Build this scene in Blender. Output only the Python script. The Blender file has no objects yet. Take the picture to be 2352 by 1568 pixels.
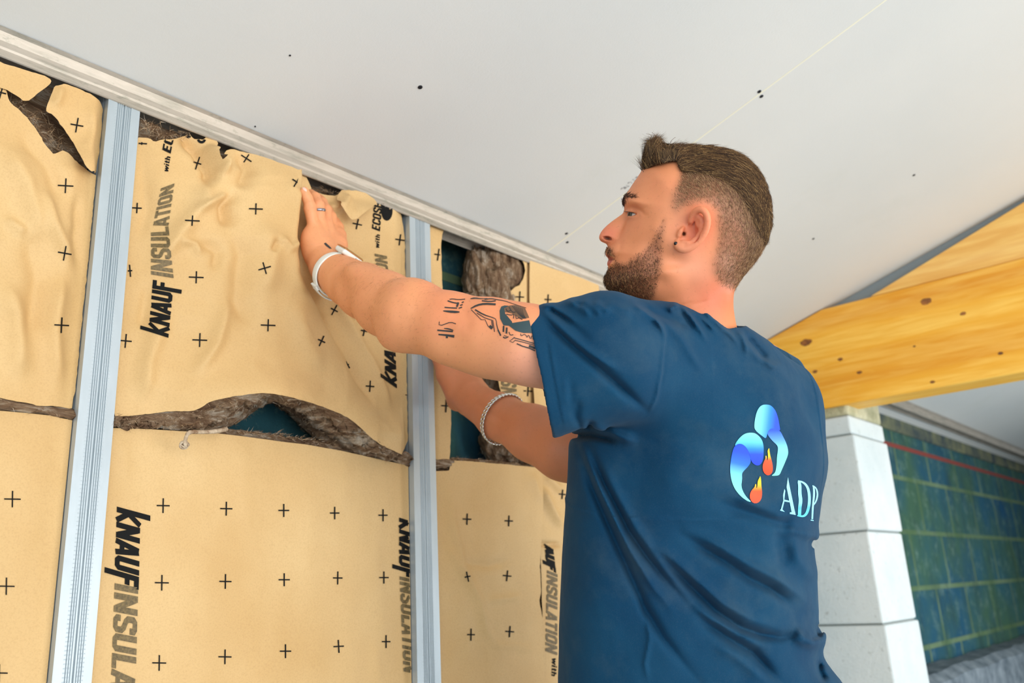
import bpy, bmesh, math, random
import numpy as np
from mathutils import Vector, Matrix
from mathutils.bvhtree import BVHTree
from mathutils.geometry import delaunay_2d_cdt

# ------------------------------------------------------------------ camera, world, light
SC = bpy.context.scene
COL = SC.collection
FPX, CX, CY = 1962.0, 1176.0, 784.0            # focal length and centre in photo pixels
def _n(v): return v / np.linalg.norm(v)
_Z = _n(np.array([833 - CX, 5749 + CY, -FPX]))
_X = np.array([2950 - CX, -(1280 - CY), -FPX]); _X = _n(_X - _Z * (_X @ _Z))
_Y = np.cross(_Z, _X)
M = np.array([_X, _Y, _Z])                      # camera axes -> world axes (x along wall, y into wall, z up)
EYE = np.array([0.0, 0.0, 1.55])
cam = bpy.data.objects.new('camera', bpy.data.cameras.new('camera'))
COL.objects.link(cam)
cam.data.sensor_width = 36.0
cam.data.lens = 36.0 * FPX / 2352.0
cam.data.clip_start = 0.02
m4 = Matrix.Identity(4)
for i in range(3):
    for j in range(3):
        m4[i][j] = M[i, j]
    m4[i][3] = EYE[i]
cam.matrix_world = m4
cam.data.dof.use_dof = True
cam.data.dof.focus_distance = 1.17
cam.data.dof.aperture_fstop = 5.0
SC.camera = cam

SC.view_settings.view_transform = 'Standard'
SC.view_settings.look = 'None'
SC.view_settings.gamma = 1.0
SC.view_settings.use_curve_mapping = False
SC.view_settings.exposure = 0.36

w = bpy.data.worlds.new('sky'); SC.world = w; w.use_nodes = True
nt = w.node_tree; nt.nodes.clear()
wo = nt.nodes.new('ShaderNodeOutputWorld'); bg = nt.nodes.new('ShaderNodeBackground')
tc = nt.nodes.new('ShaderNodeTexCoord'); sp = nt.nodes.new('ShaderNodeSeparateXYZ')
cr = nt.nodes.new('ShaderNodeValToRGB')
nt.links.new(tc.outputs['Generated'], sp.inputs[0]); nt.links.new(sp.outputs['Z'], cr.inputs[0])
cr.color_ramp.elements[0].position = 0.0; cr.color_ramp.elements[0].color = (0.90, 0.95, 1.0, 1)
cr.color_ramp.elements[1].position = 0.6; cr.color_ramp.elements[1].color = (0.78, 0.90, 1.0, 1)
nt.links.new(cr.outputs[0], bg.inputs[0]); bg.inputs[1].default_value = 1.0
nt.links.new(bg.outputs[0], wo.inputs[0])

def area(name, loc, target, sx, sy, power, color):
    l = bpy.data.lights.new(name, 'AREA'); l.shape = 'RECTANGLE'; l.size = sx; l.size_y = sy
    l.energy = power; l.color = color
    o = bpy.data.objects.new(name, l); COL.objects.link(o)
    o.location = loc
    o.rotation_euler = (Vector(target) - Vector(loc)).to_track_quat('-Z', 'Y').to_euler()
    return o
# area lamps added out of view for brightness
area('back_fill', (-0.6, -3.6, 1.5), (1.2, 1.1, 1.6), 4.0, 2.2, 92, (1.0, 0.97, 0.93))  # added lamp for the soft light from behind the camera
area('right_fill', (2.1, -3.3, 0.9), (1.9, -0.1, 2.5), 2.2, 1.8, 62, (1.0, 0.98, 0.95))  # added lamp brightening the right of the ceiling
area('far_room_fill', (4.6, -1.7, 1.15), (2.7, 0.9, 1.3), 1.3, 1.1, 54, (0.93, 0.97, 1.0))  # added lamp brightening the right face of the pier
area('left_fill', (-3.4, -0.9, 1.35), (1.6, 0.6, 1.6), 2.4, 2.0, 14, (0.86, 0.94, 1.0))  # added fill for the left face of the pier and the man

# ------------------------------------------------------------------ helpers
def cm(u, v, d):                                # pixel + depth -> camera metric (x right, y up, z away)
    return np.array([(u - CX) / FPX * d, (CY - v) / FPX * d, d], float)
def cm2w(p):                                    # camera metric -> world
    p = np.atleast_2d(np.asarray(p, float)).copy(); p[:, 2] *= -1
    return p @ M.T + EYE
def P(u, v, d): return cm2w(cm(u, v, d))[0]
def w2cm(p):
    q = (np.atleast_2d(np.asarray(p, float)) - EYE) @ M
    q[:, 2] *= -1
    return q
def proj(p):
    q = w2cm(p); return CX + FPX * q[:, 0] / q[:, 2], CY - FPX * q[:, 1] / q[:, 2]
def rays(u, v):
    u = np.asarray(u, float); v = np.asarray(v, float)
    r = np.stack([(u - CX) / FPX, (CY - v) / FPX, -np.ones_like(u)], -1)
    return r @ M.T
def onY(u, v, Y):                               # pixel -> point of the plane y = Y
    r = rays(u, v); return EYE + r * (np.asarray(Y) / r[..., 1])[..., None]
def onX(u, v, X):
    r = rays(u, v); return EYE + r * (X / r[..., 0])[..., None]

def seg_dist(p, a, b):
    ab = b - a; t = np.clip(((p - a) @ ab) / max(ab @ ab, 1e-12), 0, 1)
    return np.sqrt(((p - a - t[:, None] * ab) ** 2).sum(1)), t
def poly_dist(p, pts):
    d = np.full(len(p), 1e9)
    for i in range(len(pts) - 1): d = np.minimum(d, seg_dist(p, pts[i], pts[i + 1])[0])
    return d
def inside(p, poly):
    x, y = p[:, 0], p[:, 1]; c = np.zeros(len(p), bool); n = len(poly)
    for i in range(n):
        x1, y1 = poly[i]; x2, y2 = poly[(i + 1) % n]
        if y1 == y2: continue
        k = ((y1 > y) != (y2 > y)) & (x < (x2 - x1) * (y - y1) / (y2 - y1) + x1)
        c ^= k
    return c
def hash3(i, j, k, s=0):
    h = (i * 374761393 + j * 668265263 + k * 2147483647 + s * 974634777) & 0xffffffff
    h = ((h ^ (h >> 13)) * 1274126177) & 0xffffffff
    return ((h ^ (h >> 16)) & 0xffff) / 65535.0
def vnoise(p, scale, seed=0):                   # value noise, -1..1
    q = np.atleast_2d(p) * scale
    if q.shape[1] == 2: q = np.c_[q, np.zeros(len(q))]
    i0 = np.floor(q).astype(np.int64); f = q - i0; f = f * f * (3 - 2 * f); r = 0
    for a in (0, 1):
        for b in (0, 1):
            for c in (0, 1):
                wgt = (f[:, 0] if a else 1 - f[:, 0]) * (f[:, 1] if b else 1 - f[:, 1]) * (f[:, 2] if c else 1 - f[:, 2])
                r = r + wgt * hash3(i0[:, 0] + a, i0[:, 1] + b, i0[:, 2] + c, seed)
    return r * 2 - 1
def fbm(p, scale, seed=0, octv=4):
    r = 0; a = 0.5
    for o in range(octv): r = r + a * vnoise(p, scale * 2 ** o, seed + o * 7); a *= 0.5
    return r

def chaikin(pts, n=2, closed=False):
    p = np.asarray(pts, float)
    for _ in range(n):
        q = []
        L = len(p)
        rng_ = range(L) if closed else range(L - 1)
        if not closed: q.append(p[0])
        for i in rng_:
            a, b = p[i], p[(i + 1) % L]; q += [a * .75 + b * .25, a * .25 + b * .75]
        if not closed: q.append(p[-1])
        p = np.array(q)
    return p
def resample(pts, n):
    p = np.asarray(pts, float); d = np.r_[0, np.cumsum(np.linalg.norm(np.diff(p, axis=0), axis=1))]
    t = np.linspace(0, d[-1], n)
    return np.stack([np.interp(t, d, p[:, k]) for k in range(p.shape[1])], -1)

# ------------------------------------------------------------------ object helpers
def mkobj(name, verts, faces, mats, parent=None, smooth=True, mi=None, colors=None, label=None):
    me = bpy.data.meshes.new(name)
    me.from_pydata([tuple(map(float, x)) for x in verts], [], [tuple(int(i) for i in f) for f in faces])
    mats = mats if isinstance(mats, (list, tuple)) else [mats]
    for m in mats: me.materials.append(m)
    if mi is not None: me.polygons.foreach_set('material_index', np.asarray(mi, np.int32))
    if smooth: me.polygons.foreach_set('use_smooth', np.ones(len(me.polygons), bool))
    if colors is not None:
        at = me.color_attributes.new('Col', 'FLOAT_COLOR', 'POINT')
        c = np.ones((len(verts), 4), np.float32); c[:, :3] = colors
        at.data.foreach_set('color', c.ravel())
    me.update()
    o = bpy.data.objects.new(name, me); COL.objects.link(o)
    if parent is not None:
        o.parent = parent
        bpy.context.view_layer.update()
        o.matrix_parent_inverse = parent.matrix_world.inverted()
    if label: o['label'] = label
    return o
def empty(name, loc, label, cat, group=None):
    o = bpy.data.objects.new(name, None); COL.objects.link(o); o.location = tuple(map(float, loc))
    o.empty_display_size = 0.05
    o['label'] = label; o['category'] = cat
    if group: o['group'] = group
    return o
def tag(o, label, cat, group=None):
    o['label'] = label; o['category'] = cat
    if group: o['group'] = group
    return o
def struct(o, label=None):
    o['kind'] = 'structure'
    if label: o['label'] = label
    return o
class MB:
    def __init__(s): s.v = []; s.f = []; s.m = []
    def add(s, v, f, mi=0):
        o = len(s.v); s.v += [tuple(map(float, x)) for x in v]
        s.f += [tuple(int(i) + o for i in q) for q in f]; s.m += [mi] * len(f)
    def box(s, lo, hi, mi=0):
        x0, y0, z0 = lo; x1, y1, z1 = hi
        s.add([(x0, y0, z0), (x1, y0, z0), (x1, y1, z0), (x0, y1, z0), (x0, y0, z1), (x1, y0, z1), (x1, y1, z1), (x0, y1, z1)],
              [(0, 3, 2, 1), (4, 5, 6, 7), (0, 1, 5, 4), (1, 2, 6, 5), (2, 3, 7, 6), (3, 0, 4, 7)], mi)
    def tube(s, pts, r, n=8, mi=0, cap=True):
        pts = np.asarray(pts, float); N = len(pts); r = np.broadcast_to(np.asarray(r, float), (N,))
        t = np.gradient(pts, axis=0); t /= np.linalg.norm(t, axis=1)[:, None] + 1e-12
        up = np.array([0, 0, 1.0]) if abs(t[0][2]) < .9 else np.array([1.0, 0, 0])
        a = np.cross(t[0], up); a /= np.linalg.norm(a); vs = []
        for i in range(N):
            a = a - t[i] * (a @ t[i]); a /= np.linalg.norm(a) + 1e-12; b = np.cross(t[i], a)
            for k in range(n):
                an = 2 * math.pi * k / n; vs.append(pts[i] + r[i] * (math.cos(an) * a + math.sin(an) * b))
        fs = [(i * n + k, i * n + (k + 1) % n, (i + 1) * n + (k + 1) % n, (i + 1) * n + k) for i in range(N - 1) for k in range(n)]
        if cap: fs += [tuple(range(n))[::-1], tuple((N - 1) * n + k for k in range(n))]
        s.add(vs, fs, mi)
    def build(s, name, mats, parent=None, smooth=False, label=None, colors=None):
        return mkobj(name, s.v, s.f, mats, parent, smooth, s.m, colors, label)
def mod_bevel(o, w=.002, seg=2):
    b = o.modifiers.new('bevel', 'BEVEL'); b.width = w; b.segments = seg; b.limit_method = 'ANGLE'; return o
def mod_solid(o, t=.001, off=1):
    b = o.modifiers.new('thick', 'SOLIDIFY'); b.thickness = t; b.offset = off; return o

# ------------------------------------------------------------------ materials
def s2l(c):
    c = np.asarray(c, float) / 255.0
    return tuple(np.where(c <= .04045, c / 12.92, ((c + .055) / 1.055) ** 2.4))
class Mat:
    def __init__(s, name, color=(200, 200, 200), rough=.6, metal=0.0, spec=.5, **kw):
        s.m = bpy.data.materials.new(name); s.m.use_nodes = True
        s.t = s.m.node_tree; s.b = s.t.nodes['Principled BSDF']
        s.b.inputs['Base Color'].default_value = (*s2l(color), 1)
        s.b.inputs['Roughness'].default_value = rough; s.b.inputs['Metallic'].default_value = metal
        s.b.inputs['Specular IOR Level'].default_value = spec
        for k, v in kw.items(): s.b.inputs[k.replace('_', ' ')].default_value = v
        s.tc = s.t.nodes.new('ShaderNodeTexCoord'); s.h = None
    def n(s, t, **kw):
        x = s.t.nodes.new(t)
        for k, v in kw.items(): setattr(x, k, v)
        return x
    def L(s, a, b): s.t.links.new(a, b)
    def mapping(s, scale=(1, 1, 1), coord='Object', rot=(0, 0, 0)):
        mp = s.n('ShaderNodeMapping'); mp.inputs['Scale'].default_value = scale; mp.inputs['Rotation'].default_value = rot
        s.L(s.tc.outputs[coord], mp.inputs[0]); return mp.outputs[0]
    def noise(s, scale, detail=4, rough=.5, sc=(1, 1, 1), coord='Object', dist=0):
        x = s.n('ShaderNodeTexNoise'); x.inputs['Scale'].default_value = scale; x.inputs['Detail'].default_value = detail
        x.inputs['Roughness'].default_value = rough; x.inputs['Distortion'].default_value = dist
        s.L(s.mapping(sc, coord), x.inputs['Vector']); return x.outputs['Fac']
    def ramp(s, fac, stops):
        r = s.n('ShaderNodeValToRGB'); s.L(fac, r.inputs[0]); e = r.color_ramp.elements
        while len(e) < len(stops): e.new(.5)
        for k, (p, c) in enumerate(stops): e[k].position = p; e[k].color = (*s2l(c), 1)
        return r.outputs[0]
    def mix(s, a, b, fac, mode='MIX'):
        x = s.n('ShaderNodeMix', data_type='RGBA', blend_type=mode)
        for sock, val in ((x.inputs[0], fac), (x.inputs[6], a), (x.inputs[7], b)):
            if hasattr(val, 'is_output'): s.L(val, sock)
            elif isinstance(val, (int, float)): sock.default_value = val
            else: sock.default_value = (*s2l(val), 1)
        return x.outputs[2]
    def math(s, op, a, b=0.0, clamp=False):
        x = s.n('ShaderNodeMath', operation=op); x.use_clamp = clamp
        for k, val in ((0, a), (1, b)):
            if hasattr(val, 'is_output'): s.L(val, x.inputs[k])
            else: x.inputs[k].default_value = val
        return x.outputs[0]
    def attr(s, name='Col'):
        x = s.n('ShaderNodeAttribute', attribute_name=name); return x.outputs['Color']
    def base(s, c): s.L(c, s.b.inputs['Base Color']); return s
    def rough(s, f): s.L(f, s.b.inputs['Roughness']); return s
    def bump(s, h, strength=.3, dist=.001):
        x = s.n('ShaderNodeBump'); x.inputs['Strength'].default_value = strength; x.inputs['Distance'].default_value = dist
        s.L(h, x.inputs['Height'])
        if s.h is not None: s.L(s.h, x.inputs['Normal'])
        s.h = x.outputs[0]; s.L(s.h, s.b.inputs['Normal']); return s

def mat_paper():
    m = Mat('kraft_paper', (212, 176, 126), .6, spec=.35)
    c = m.ramp(m.noise(5, 3, .5), [(.3, (204, 166, 110)), (.7, (216, 182, 128))])
    c = m.mix(c, (172, 130, 82), m.math('MULTIPLY', m.math('SUBTRACT', m.noise(420, 3, .7), .45, True), 1.1), 'MIX')
    m.base(c); m.bump(m.noise(300, 3, .6), .15, .0006); m.bump(m.noise(22, 5, .55), .5, .004)
    return m.m
PAPER = mat_paper()
PAPER_BACK = Mat('kraft_paper_torn_edge', (190, 150, 105), .8).m
INK = Mat('black_print_ink', (20, 20, 19), .7, spec=.15).m
def mat_fade():
    m = Mat('faded_print_ink', (104, 88, 52), .6)
    m.base(m.ramp(m.noise(260, 3, .7), [(.35, (84, 70, 42)), (.7, (130, 108, 66))])); return m.m
INKF = mat_fade()
def mat_wool(sc=(1, 1, 3.4)):
    m = Mat('mineral_wool', (130, 100, 75), .95, spec=.1)
    f = m.noise(20, 7, .72, sc, dist=.9)
    c = m.ramp(f, [(.30, (92, 68, 52)), (.42, (146, 114, 88)), (.52, (184, 152, 120)), (.62, (234, 216, 192))])
    m.base(c); m.bump(m.noise(110, 6, .8, (1, 1, 4)), 1.0, .008)
    return m.m
WOOL = mat_wool(); WOOLV = mat_wool((2.6, 2.6, .8))
def mat_fibre():
    m = Mat('mineral_wool_fibre', (160, 130, 100), .9, spec=.1); m.base(m.attr()); return m.m
FIBRE = mat_fibre()
def mat_steel():
    m = Mat('galvanised_steel', (205, 212, 216), .42, .38)
    c = m.ramp(m.noise(9, 5, .65, (1, 1, .25)), [(.3, (162, 173, 178)), (.7, (188, 198, 203))])
    m.base(c); m.rough(m.math('MULTIPLY_ADD', m.noise(40, 4), .2))
    m.b.inputs['Roughness'].default_value = .42
    for l in list(m.t.links):
        if l.to_socket == m.b.inputs['Roughness']: m.t.links.remove(l)
    m.bump(m.noise(500, 2, .6, (1, 1, .2)), .15, .0005)
    return m.m
STEEL = mat_steel()
def mat_track():
    m = Mat('dusty_galvanised_track', (196, 190, 182), .5, .45)
    f = m.noise(7, 6, .7, (1.2, 3, 10)); c = m.ramp(f, [(.3, (146, 142, 128)), (.5, (180, 170, 156)), (.75, (194, 184, 170))])
    c = m.mix(c, (110, 116, 98), m.math('MULTIPLY', m.math('SUBTRACT', m.noise(38, 6, .75, (1, 1, 3)), .56, True), 4.0, True))
    m.base(c); m.bump(m.noise(160, 4), .3, .001); return m.m
TRACK = mat_track()
def mat_ceiling():
    m = Mat('plasterboard', (210, 213, 212), .85, spec=.2)
    c = m.ramp(m.noise(1.4, 4, .55), [(.3, (208, 209, 206)), (.7, (217, 216, 211))])
    c = m.mix(c, (198, 198, 188), m.math('MULTIPLY', m.math('SUBTRACT', m.noise(3.3, 5, .6), .58, True), 1.6, True))
    m.base(c); m.bump(m.noise(240, 3, .7), .25, .0008); m.bump(m.noise(34, 4, .7), .18, .001); return m.m
CEIL = mat_ceiling()
# ------------------------------------------------------------------ the building
D = 1.15                                        # face of the metal studs
ZR = EYE[2] + .735                              # lower lip of the ceiling track
ZRT = ZR + .037
SL = math.tan(math.radians(16.3))               # the ceiling climbs away from the wall
def ceil_z(y): return ZRT + (D - y) * SL
nC = _n(np.array([0, SL, 1.0]))                 # plane: z + SL*y = ZRT + SL*D
def onC(u, v, off=0.0):
    r = rays(np.atleast_1d(u), np.atleast_1d(v)); k = ZRT + SL * D - off
    t = (k - EYE[2] - SL * EYE[1]) / (r[:, 2] + SL * r[:, 1])
    return EYE + r * t[:, None]
WALLY = 1.275                                   # face of the block wall

# ceiling boards (one structure) with two open joints filled with cream tape
def slab(x0, x1, y0, y1):
    mb = MB()
    mb.add([(x0, y0, ceil_z(y0)), (x1, y0, ceil_z(y0)), (x1, y1, ceil_z(y1)), (x0, y1, ceil_z(y1)),
            (x0, y0, ceil_z(y0) + .03), (x1, y0, ceil_z(y0) + .03), (x1, y1, ceil_z(y1) + .03), (x0, y1, ceil_z(y1) + .03)],
           [(0, 3, 2, 1), (7, 4, 5, 6), (0, 1, 5, 4), (1, 2, 6, 5), (2, 3, 7, 6), (3, 0, 4, 7)])
    return mb
struct(slab(-2.6, 2.70, -4.2, D + .05).build('ceiling', CEIL), 'sloping plasterboard ceiling with taped joints')
struct(slab(2.70, 8.5, -4.2, WALLY + .15).build('ceiling', CEIL), 'shaded plasterboard ceiling beyond the timber beam')
LIGHT_SEAL = Mat('dark_light_seal', (60, 56, 52), .95).m
mb = MB(); mb.box((-2.6, D - .25, ZRT + .24), (2.70, WALLY + .2, ZRT + .27)); struct(mb.build('trim_7', LIGHT_SEAL), 'unseen dark deck added to keep sky light out of the gap behind the metal track')  # unseen deck, added to shut out sky light above the track
mb = MB(); mb.box((-2.6, D - .25, ceil_z(D - .25) + .03), (2.70, D - .22, ZRT + .24)); struct(mb.build('trim_8', LIGHT_SEAL), 'unseen dark panel added to stop light leaking through the roof gap')  # unseen panel, added to close the remaining light leak
JOINT = Mat('joint_filler', (232, 228, 206), .8).m
def strip_on_ceiling(pa, pb, wd, off, mat, name):
    a = onC(*pa, off)[0]; b = onC(*pb, off)[0]; d = _n(b - a); s = np.cross(d, nC) * wd / 2
    a = a - d * 0; up = nC * off * 1.0
    m = MB(); m.add([a - s, a + s, b + s, b - s, a - s + up * 2, a + s + up * 2, b + s + up * 2, b - s + up * 2],
                    [(0, 1, 2, 3), (7, 6, 5, 4), (0, 4, 5, 1), (1, 5, 6, 2), (2, 6, 7, 3), (3, 7, 4, 0)])
    return m.build(name, mat)
struct(strip_on_ceiling((2110, -55), (1130, 672), .0035, .0006, JOINT, 'trim_1'), 'pale filled joint running up the ceiling')

SCREW = Mat('dark_phosphate_screw', (40, 42, 48), .4, .6).m
def screw(u, v, r, label):
    c = onC(u, v)[0]; m = MB(); n = 14; a = _n(np.cross(nC, [1, 0, 0])); b = np.cross(nC, a); vs = []
    for rr, dz in ((r, .0), (r, -.0008), (r * .72, -.0014), (r * .30, -.0014), (r * .22, -.0003)):
        for k in range(n):
            an = 2 * math.pi * k / n; vs.append(c + rr * (math.cos(an) * a + math.sin(an) * b) + nC * dz)
    fs = [(i * n + k, i * n + (k + 1) % n, (i + 1) * n + (k + 1) % n, (i + 1) * n + k) for i in range(4) for k in range(n)]
    fs.append(tuple(4 * n + k for k in range(n)))
    m.add(vs, fs); tag(m.build('drywall_screw', SCREW, smooth=False), label, 'screw', 'screws in the ceiling boards')
screw(965, 200, .0042, 'black screw head alone in the open ceiling above the raised hand')
screw(1744, 210, .0042, 'black screw head just above the long ceiling joint, upper of the close pair')
screw(1749, 221, .0042, 'black screw head just below the long ceiling joint, lower of the close pair')
screw(1301, 536, .0036, 'small screw head left of the nose, upper of the pair by the track')
screw(1303, 556, .0036, 'small screw head left of the nose, lower of the pair by the track')
screw(666, 127, .0016, 'tiny dark nail point in the ceiling at the upper left')
screw(586, 290, .0014, 'tiny dark nail point in the ceiling nearest the track')
screw(2099, 402, .0038, 'faint screw head in the ceiling above the timber beam')
screw(1868, 548, .0036, 'faint screw head in the ceiling right of the hair')
SMUDGE = Mat('graphite_smudge', (150, 150, 150), .9).m
m = MB(); rnd = random.Random(4)
for k in range(16):
    u = 1428 + k * 2.2 + rnd.uniform(-2, 2); v = 437 - k * 1.8 + rnd.uniform(-4, 4)
    c = onC(u, v, .0004)[0]; n = 9; a = _n(np.cross(nC, [1, 0, 0])); b = np.cross(nC, a); r = rnd.uniform(.001, .003)
    m.add([c + r * rnd.uniform(.7, 1.2) * (math.cos(6.283 * q / n) * a * 1.3 + math.sin(6.283 * q / n) * b) for q in range(n)], [tuple(range(n))])
struct(m.build('trim_2', SMUDGE), 'grey scuff mark on the ceiling joint')

# ------------------------------------------------------------------ block wall
def mat_block():
    m = Mat('concrete_block', (80, 110, 110), .9, spec=.2)
    mp = m.mapping((1, 1, 1)); sx = m.n('ShaderNodeSeparateXYZ'); m.L(mp, sx.inputs[0])
    cb = m.n('ShaderNodeCombineXYZ'); m.L(sx.outputs['X'], cb.inputs[0]); m.L(sx.outputs['Z'], cb.inputs[1])
    br = m.n('ShaderNodeTexBrick'); m.L(cb.outputs[0], br.inputs['Vector'])
    br.inputs['Scale'].default_value = 1; br.inputs['Brick Width'].default_value = .5; br.inputs['Row Height'].default_value = .25
    br.inputs['Mortar Size'].default_value = .012; br.inputs['Mortar Smooth'].default_value = .2
    br.inputs['Color1'].default_value = (*s2l((26, 82, 118)), 1); br.inputs['Color2'].default_value = (*s2l((50, 96, 104)), 1)
    br.inputs['Mortar'].default_value = (*s2l((112, 136, 104)), 1)
    g = m.math('MULTIPLY', m.math('SUBTRACT', m.noise(1.9, 4, .6, (1, 1, 1.0)), .45, True), 5.0, True)
    c = m.mix(br.outputs['Color'], (72, 104, 66), m.math('MULTIPLY', m.math('MULTIPLY', g, .7), m.math('MULTIPLY', m.math('SUBTRACT', sx.outputs['X'], .85, True), 4.0, True)))
    c = m.mix(c, (30, 52, 66), m.math('MULTIPLY', m.math('SUBTRACT', m.noise(5, 5, .7, (2.5, 1, .7)), .5, True), 2.2, True))
    c = m.mix(c, (128, 158, 142), m.math('MULTIPLY', m.math('SUBTRACT', m.noise(11, 6, .75), .52, True), 3.0, True))  # pale mottling that also paints in light reaching the wall through the gap
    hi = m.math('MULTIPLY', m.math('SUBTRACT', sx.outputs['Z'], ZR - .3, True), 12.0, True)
    m.base(c); m.bump(m.noise(120, 5, .8), .6, .004)
    inv = m.math('SUBTRACT', 1.0, br.outputs['Fac']); m.bump(inv, .6, .006)
    return m.m
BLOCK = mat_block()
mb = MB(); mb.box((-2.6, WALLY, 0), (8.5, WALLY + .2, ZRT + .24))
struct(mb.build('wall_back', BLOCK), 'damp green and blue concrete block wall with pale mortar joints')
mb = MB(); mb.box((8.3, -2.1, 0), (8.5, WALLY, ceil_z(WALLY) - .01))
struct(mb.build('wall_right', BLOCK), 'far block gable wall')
mb = MB(); mb.box((2.8, -2.1, 0), (8.3, -1.9, ceil_z(-1.9) - .01)); struct(mb.build('wall_light_block', BLOCK), 'unseen block partition added to keep light out of the far room')  # unseen wall added to block light from the far room
FLOORM = Mat('concrete_floor', (196, 192, 184), .85); FLOORM.base(FLOORM.ramp(FLOORM.noise(2.5, 5, .6), [(.3, (156, 168, 178)), (.7, (190, 202, 212))])); FLOORM.bump(FLOORM.noise(60, 4), .3, .003)
mb = MB(); mb.box((-4.5, -6.5, -.1), (8.5, WALLY + .2, 0)); struct(mb.build('floor', FLOORM.m), 'pale concrete floor')
# grey ledge of mortar and dust running along the foot of the visible block wall
LEDGE = Mat('dusty_ledge', (120, 135, 145), .95); LEDGE.base(LEDGE.ramp(LEDGE.noise(12, 5, .7), [(.35, (84, 98, 108)), (.65, (140, 152, 160))])); LEDGE.bump(LEDGE.noise(30, 5, .7), .8, .01)
zl = onY(2250, 1530, WALLY - .12)[2]
xs = np.linspace(2.9, 8.2, 120); vs = []; fs = []
for i, x in enumerate(xs):
    h = .012 * fbm(np.array([[x * 3, 1.0]]), 2.0, 3)[0]
    vs += [(x, WALLY - .14, 0), (x, WALLY - .14, zl + h), (x, WALLY - .10, zl + .03 + h), (x, WALLY, zl + .035 + h)]
for i in range(len(xs) - 1):
    for k in range(3): fs.append((i * 4 + k, i * 4 + 4 + k, i * 4 + 5 + k, i * 4 + 1 + k))
fs += [(0, 1, 2, 3), tuple(len(vs) - 4 + k for k in (3, 2, 1, 0))]
struct(mkobj('trim_3', vs, fs, LEDGE.m, smooth=False), 'dusty masonry ledge along the foot of the block wall')
# painted red chalk line near the top of the block wall
RED = Mat('red_chalk', (140, 60, 50), .9).m
a = onY(2040, 1024, WALLY)[2]; mb = MB(); mb.box((2.9, WALLY - .0025, a), (8.2, WALLY + .01, a + .020)); struct(mb.build('trim_4', RED), 'red level line across the top block course')
# mossy mortar bed along the head of the wall
BED = Mat('stained_mortar', (92, 104, 84), .9); BED.base(BED.ramp(BED.noise(7, 5, .7), [(.35, (48, 66, 76)), (.65, (128, 130, 96))]))
mb = MB(); mb.box((2.9, WALLY - .012, ZR - .06), (8.2, WALLY + .01, ZRT - .006)); struct(mod_bevel(mb.build('trim_5', BED.m), .004), 'stained mortar bed under the ceiling along the block wall')

# ------------------------------------------------------------------ aerated block pier
def mat_pier():
    m = Mat('aerated_concrete', (214, 222, 222), .95, spec=.15)
    c = m.ramp(m.noise(4, 5, .6), [(.3, (198, 210, 212)), (.7, (220, 227, 227))])
    c = m.mix(c, (150, 156, 152), m.math('MULTIPLY', m.math('SUBTRACT', m.noise(70, 3, .6), .62, True), 4.0, True))
    m.base(c); m.bump(m.noise(90, 4, .7), .5, .003); return m.m
PIER = mat_pier()
LIME = Mat('old_lime_mortar', (196, 194, 160), .95); LIME.base(LIME.ramp(LIME.noise(10, 5, .7), [(.3, (150, 150, 116)), (.6, (206, 202, 168)), (.8, (222, 220, 204))])); LIME.bump(LIME.noise(40, 5, .8), .8, .01)
_r = rays(1973., 1080.); pc = EYE + _r * (2.635 / _r[0]); PX, PY = pc[0], pc[1]
pw = onY(2047, 1080, PY)[0] - PX
pier = empty('concrete_block_pier', (PX, PY, 0), 'pale aerated concrete block pier carrying the timber beam', 'pillar')
zj = [onY(1990, v, PY)[2] for v in (1004, 1217, 1440)]
hb = zj[1] - zj[2]
pdep = .42
edges = [zj[2] - hb * k for k in range(12, 0, -1)]; edges = [z for z in edges if z > .06]
levels = [0.0] + edges + [zj[2], zj[1], zj[0]]
ztop0 = onY(1950, 950, PY)[2]
levels.append(ztop0)
rnd = random.Random(2)
for i in range(len(levels) - 1):
    j = [rnd.uniform(-.003, .003) for _ in range(4)]
    mb = MB(); mb.box((PX + j[0], PY + j[1], levels[i] + (.0025 if i else 0)), (PX + pw + j[2], PY + pdep * .62, levels[i + 1] - .0025))
    mod_bevel(mb.build('concrete_block', PIER, pier), .006, 2)
mb = MB(); mb.box((PX + .008, PY + .008, 0), (PX + pw - .008, PY + pdep * .62 - .008, levels[-1])); mb.build('mortar_joint', Mat('grey_mortar', (140, 148, 146), .9).m, pier)
beam_z0 = onY(1975, 906, PY)[2]
cap = MB(); n = 10
cap.box((PX + .004, PY + .004, ztop0 - .001), (PX + pw + .004, PY + pdep * .62, beam_z0 - .001))
o = mod_bevel(cap.build('mortar_cap', LIME.m, pier, label='rough yellowish mortar cap on top of the pier'), .012, 3)

# ------------------------------------------------------------------ timber beam and the rafter above it
def mat_wood(name, seed, base=((226, 152, 36), (248, 186, 58), (254, 206, 92))):
    m = Mat(name, (230, 165, 70), .5, spec=.4)
    mp = m.n('ShaderNodeMapping'); mp.inputs['Location'].default_value = (seed, seed * .3, 0); mp.inputs['Scale'].default_value = (2.5, .22, 2.5)
    m.L(m.tc.outputs['Object'], mp.inputs[0])
    nz = m.n('ShaderNodeTexNoise'); nz.inputs['Scale'].default_value = 3.2; nz.inputs['Detail'].default_value = 3; m.L(mp.outputs[0], nz.inputs['Vector'])
    wv = m.n('ShaderNodeTexNoise'); wv.inputs['Scale'].default_value = 26; wv.inputs['Detail'].default_value = 4; wv.inputs['Distortion'].default_value = .4; m.L(mp.outputs[0], wv.inputs['Vector'])
    c = m.ramp(nz.outputs['Fac'], [(.3, base[0]), (.5, base[1]), (.7, base[2])])
    c2 = m.ramp(wv.outputs['Fac'], [(.4, (214, 138, 34)), (.7, (255, 222, 130))])
    c = m.mix(c, c2, .28)
    m.base(c); m.bump(wv.outputs['Fac'], .12, .001)
    return m.m
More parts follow.
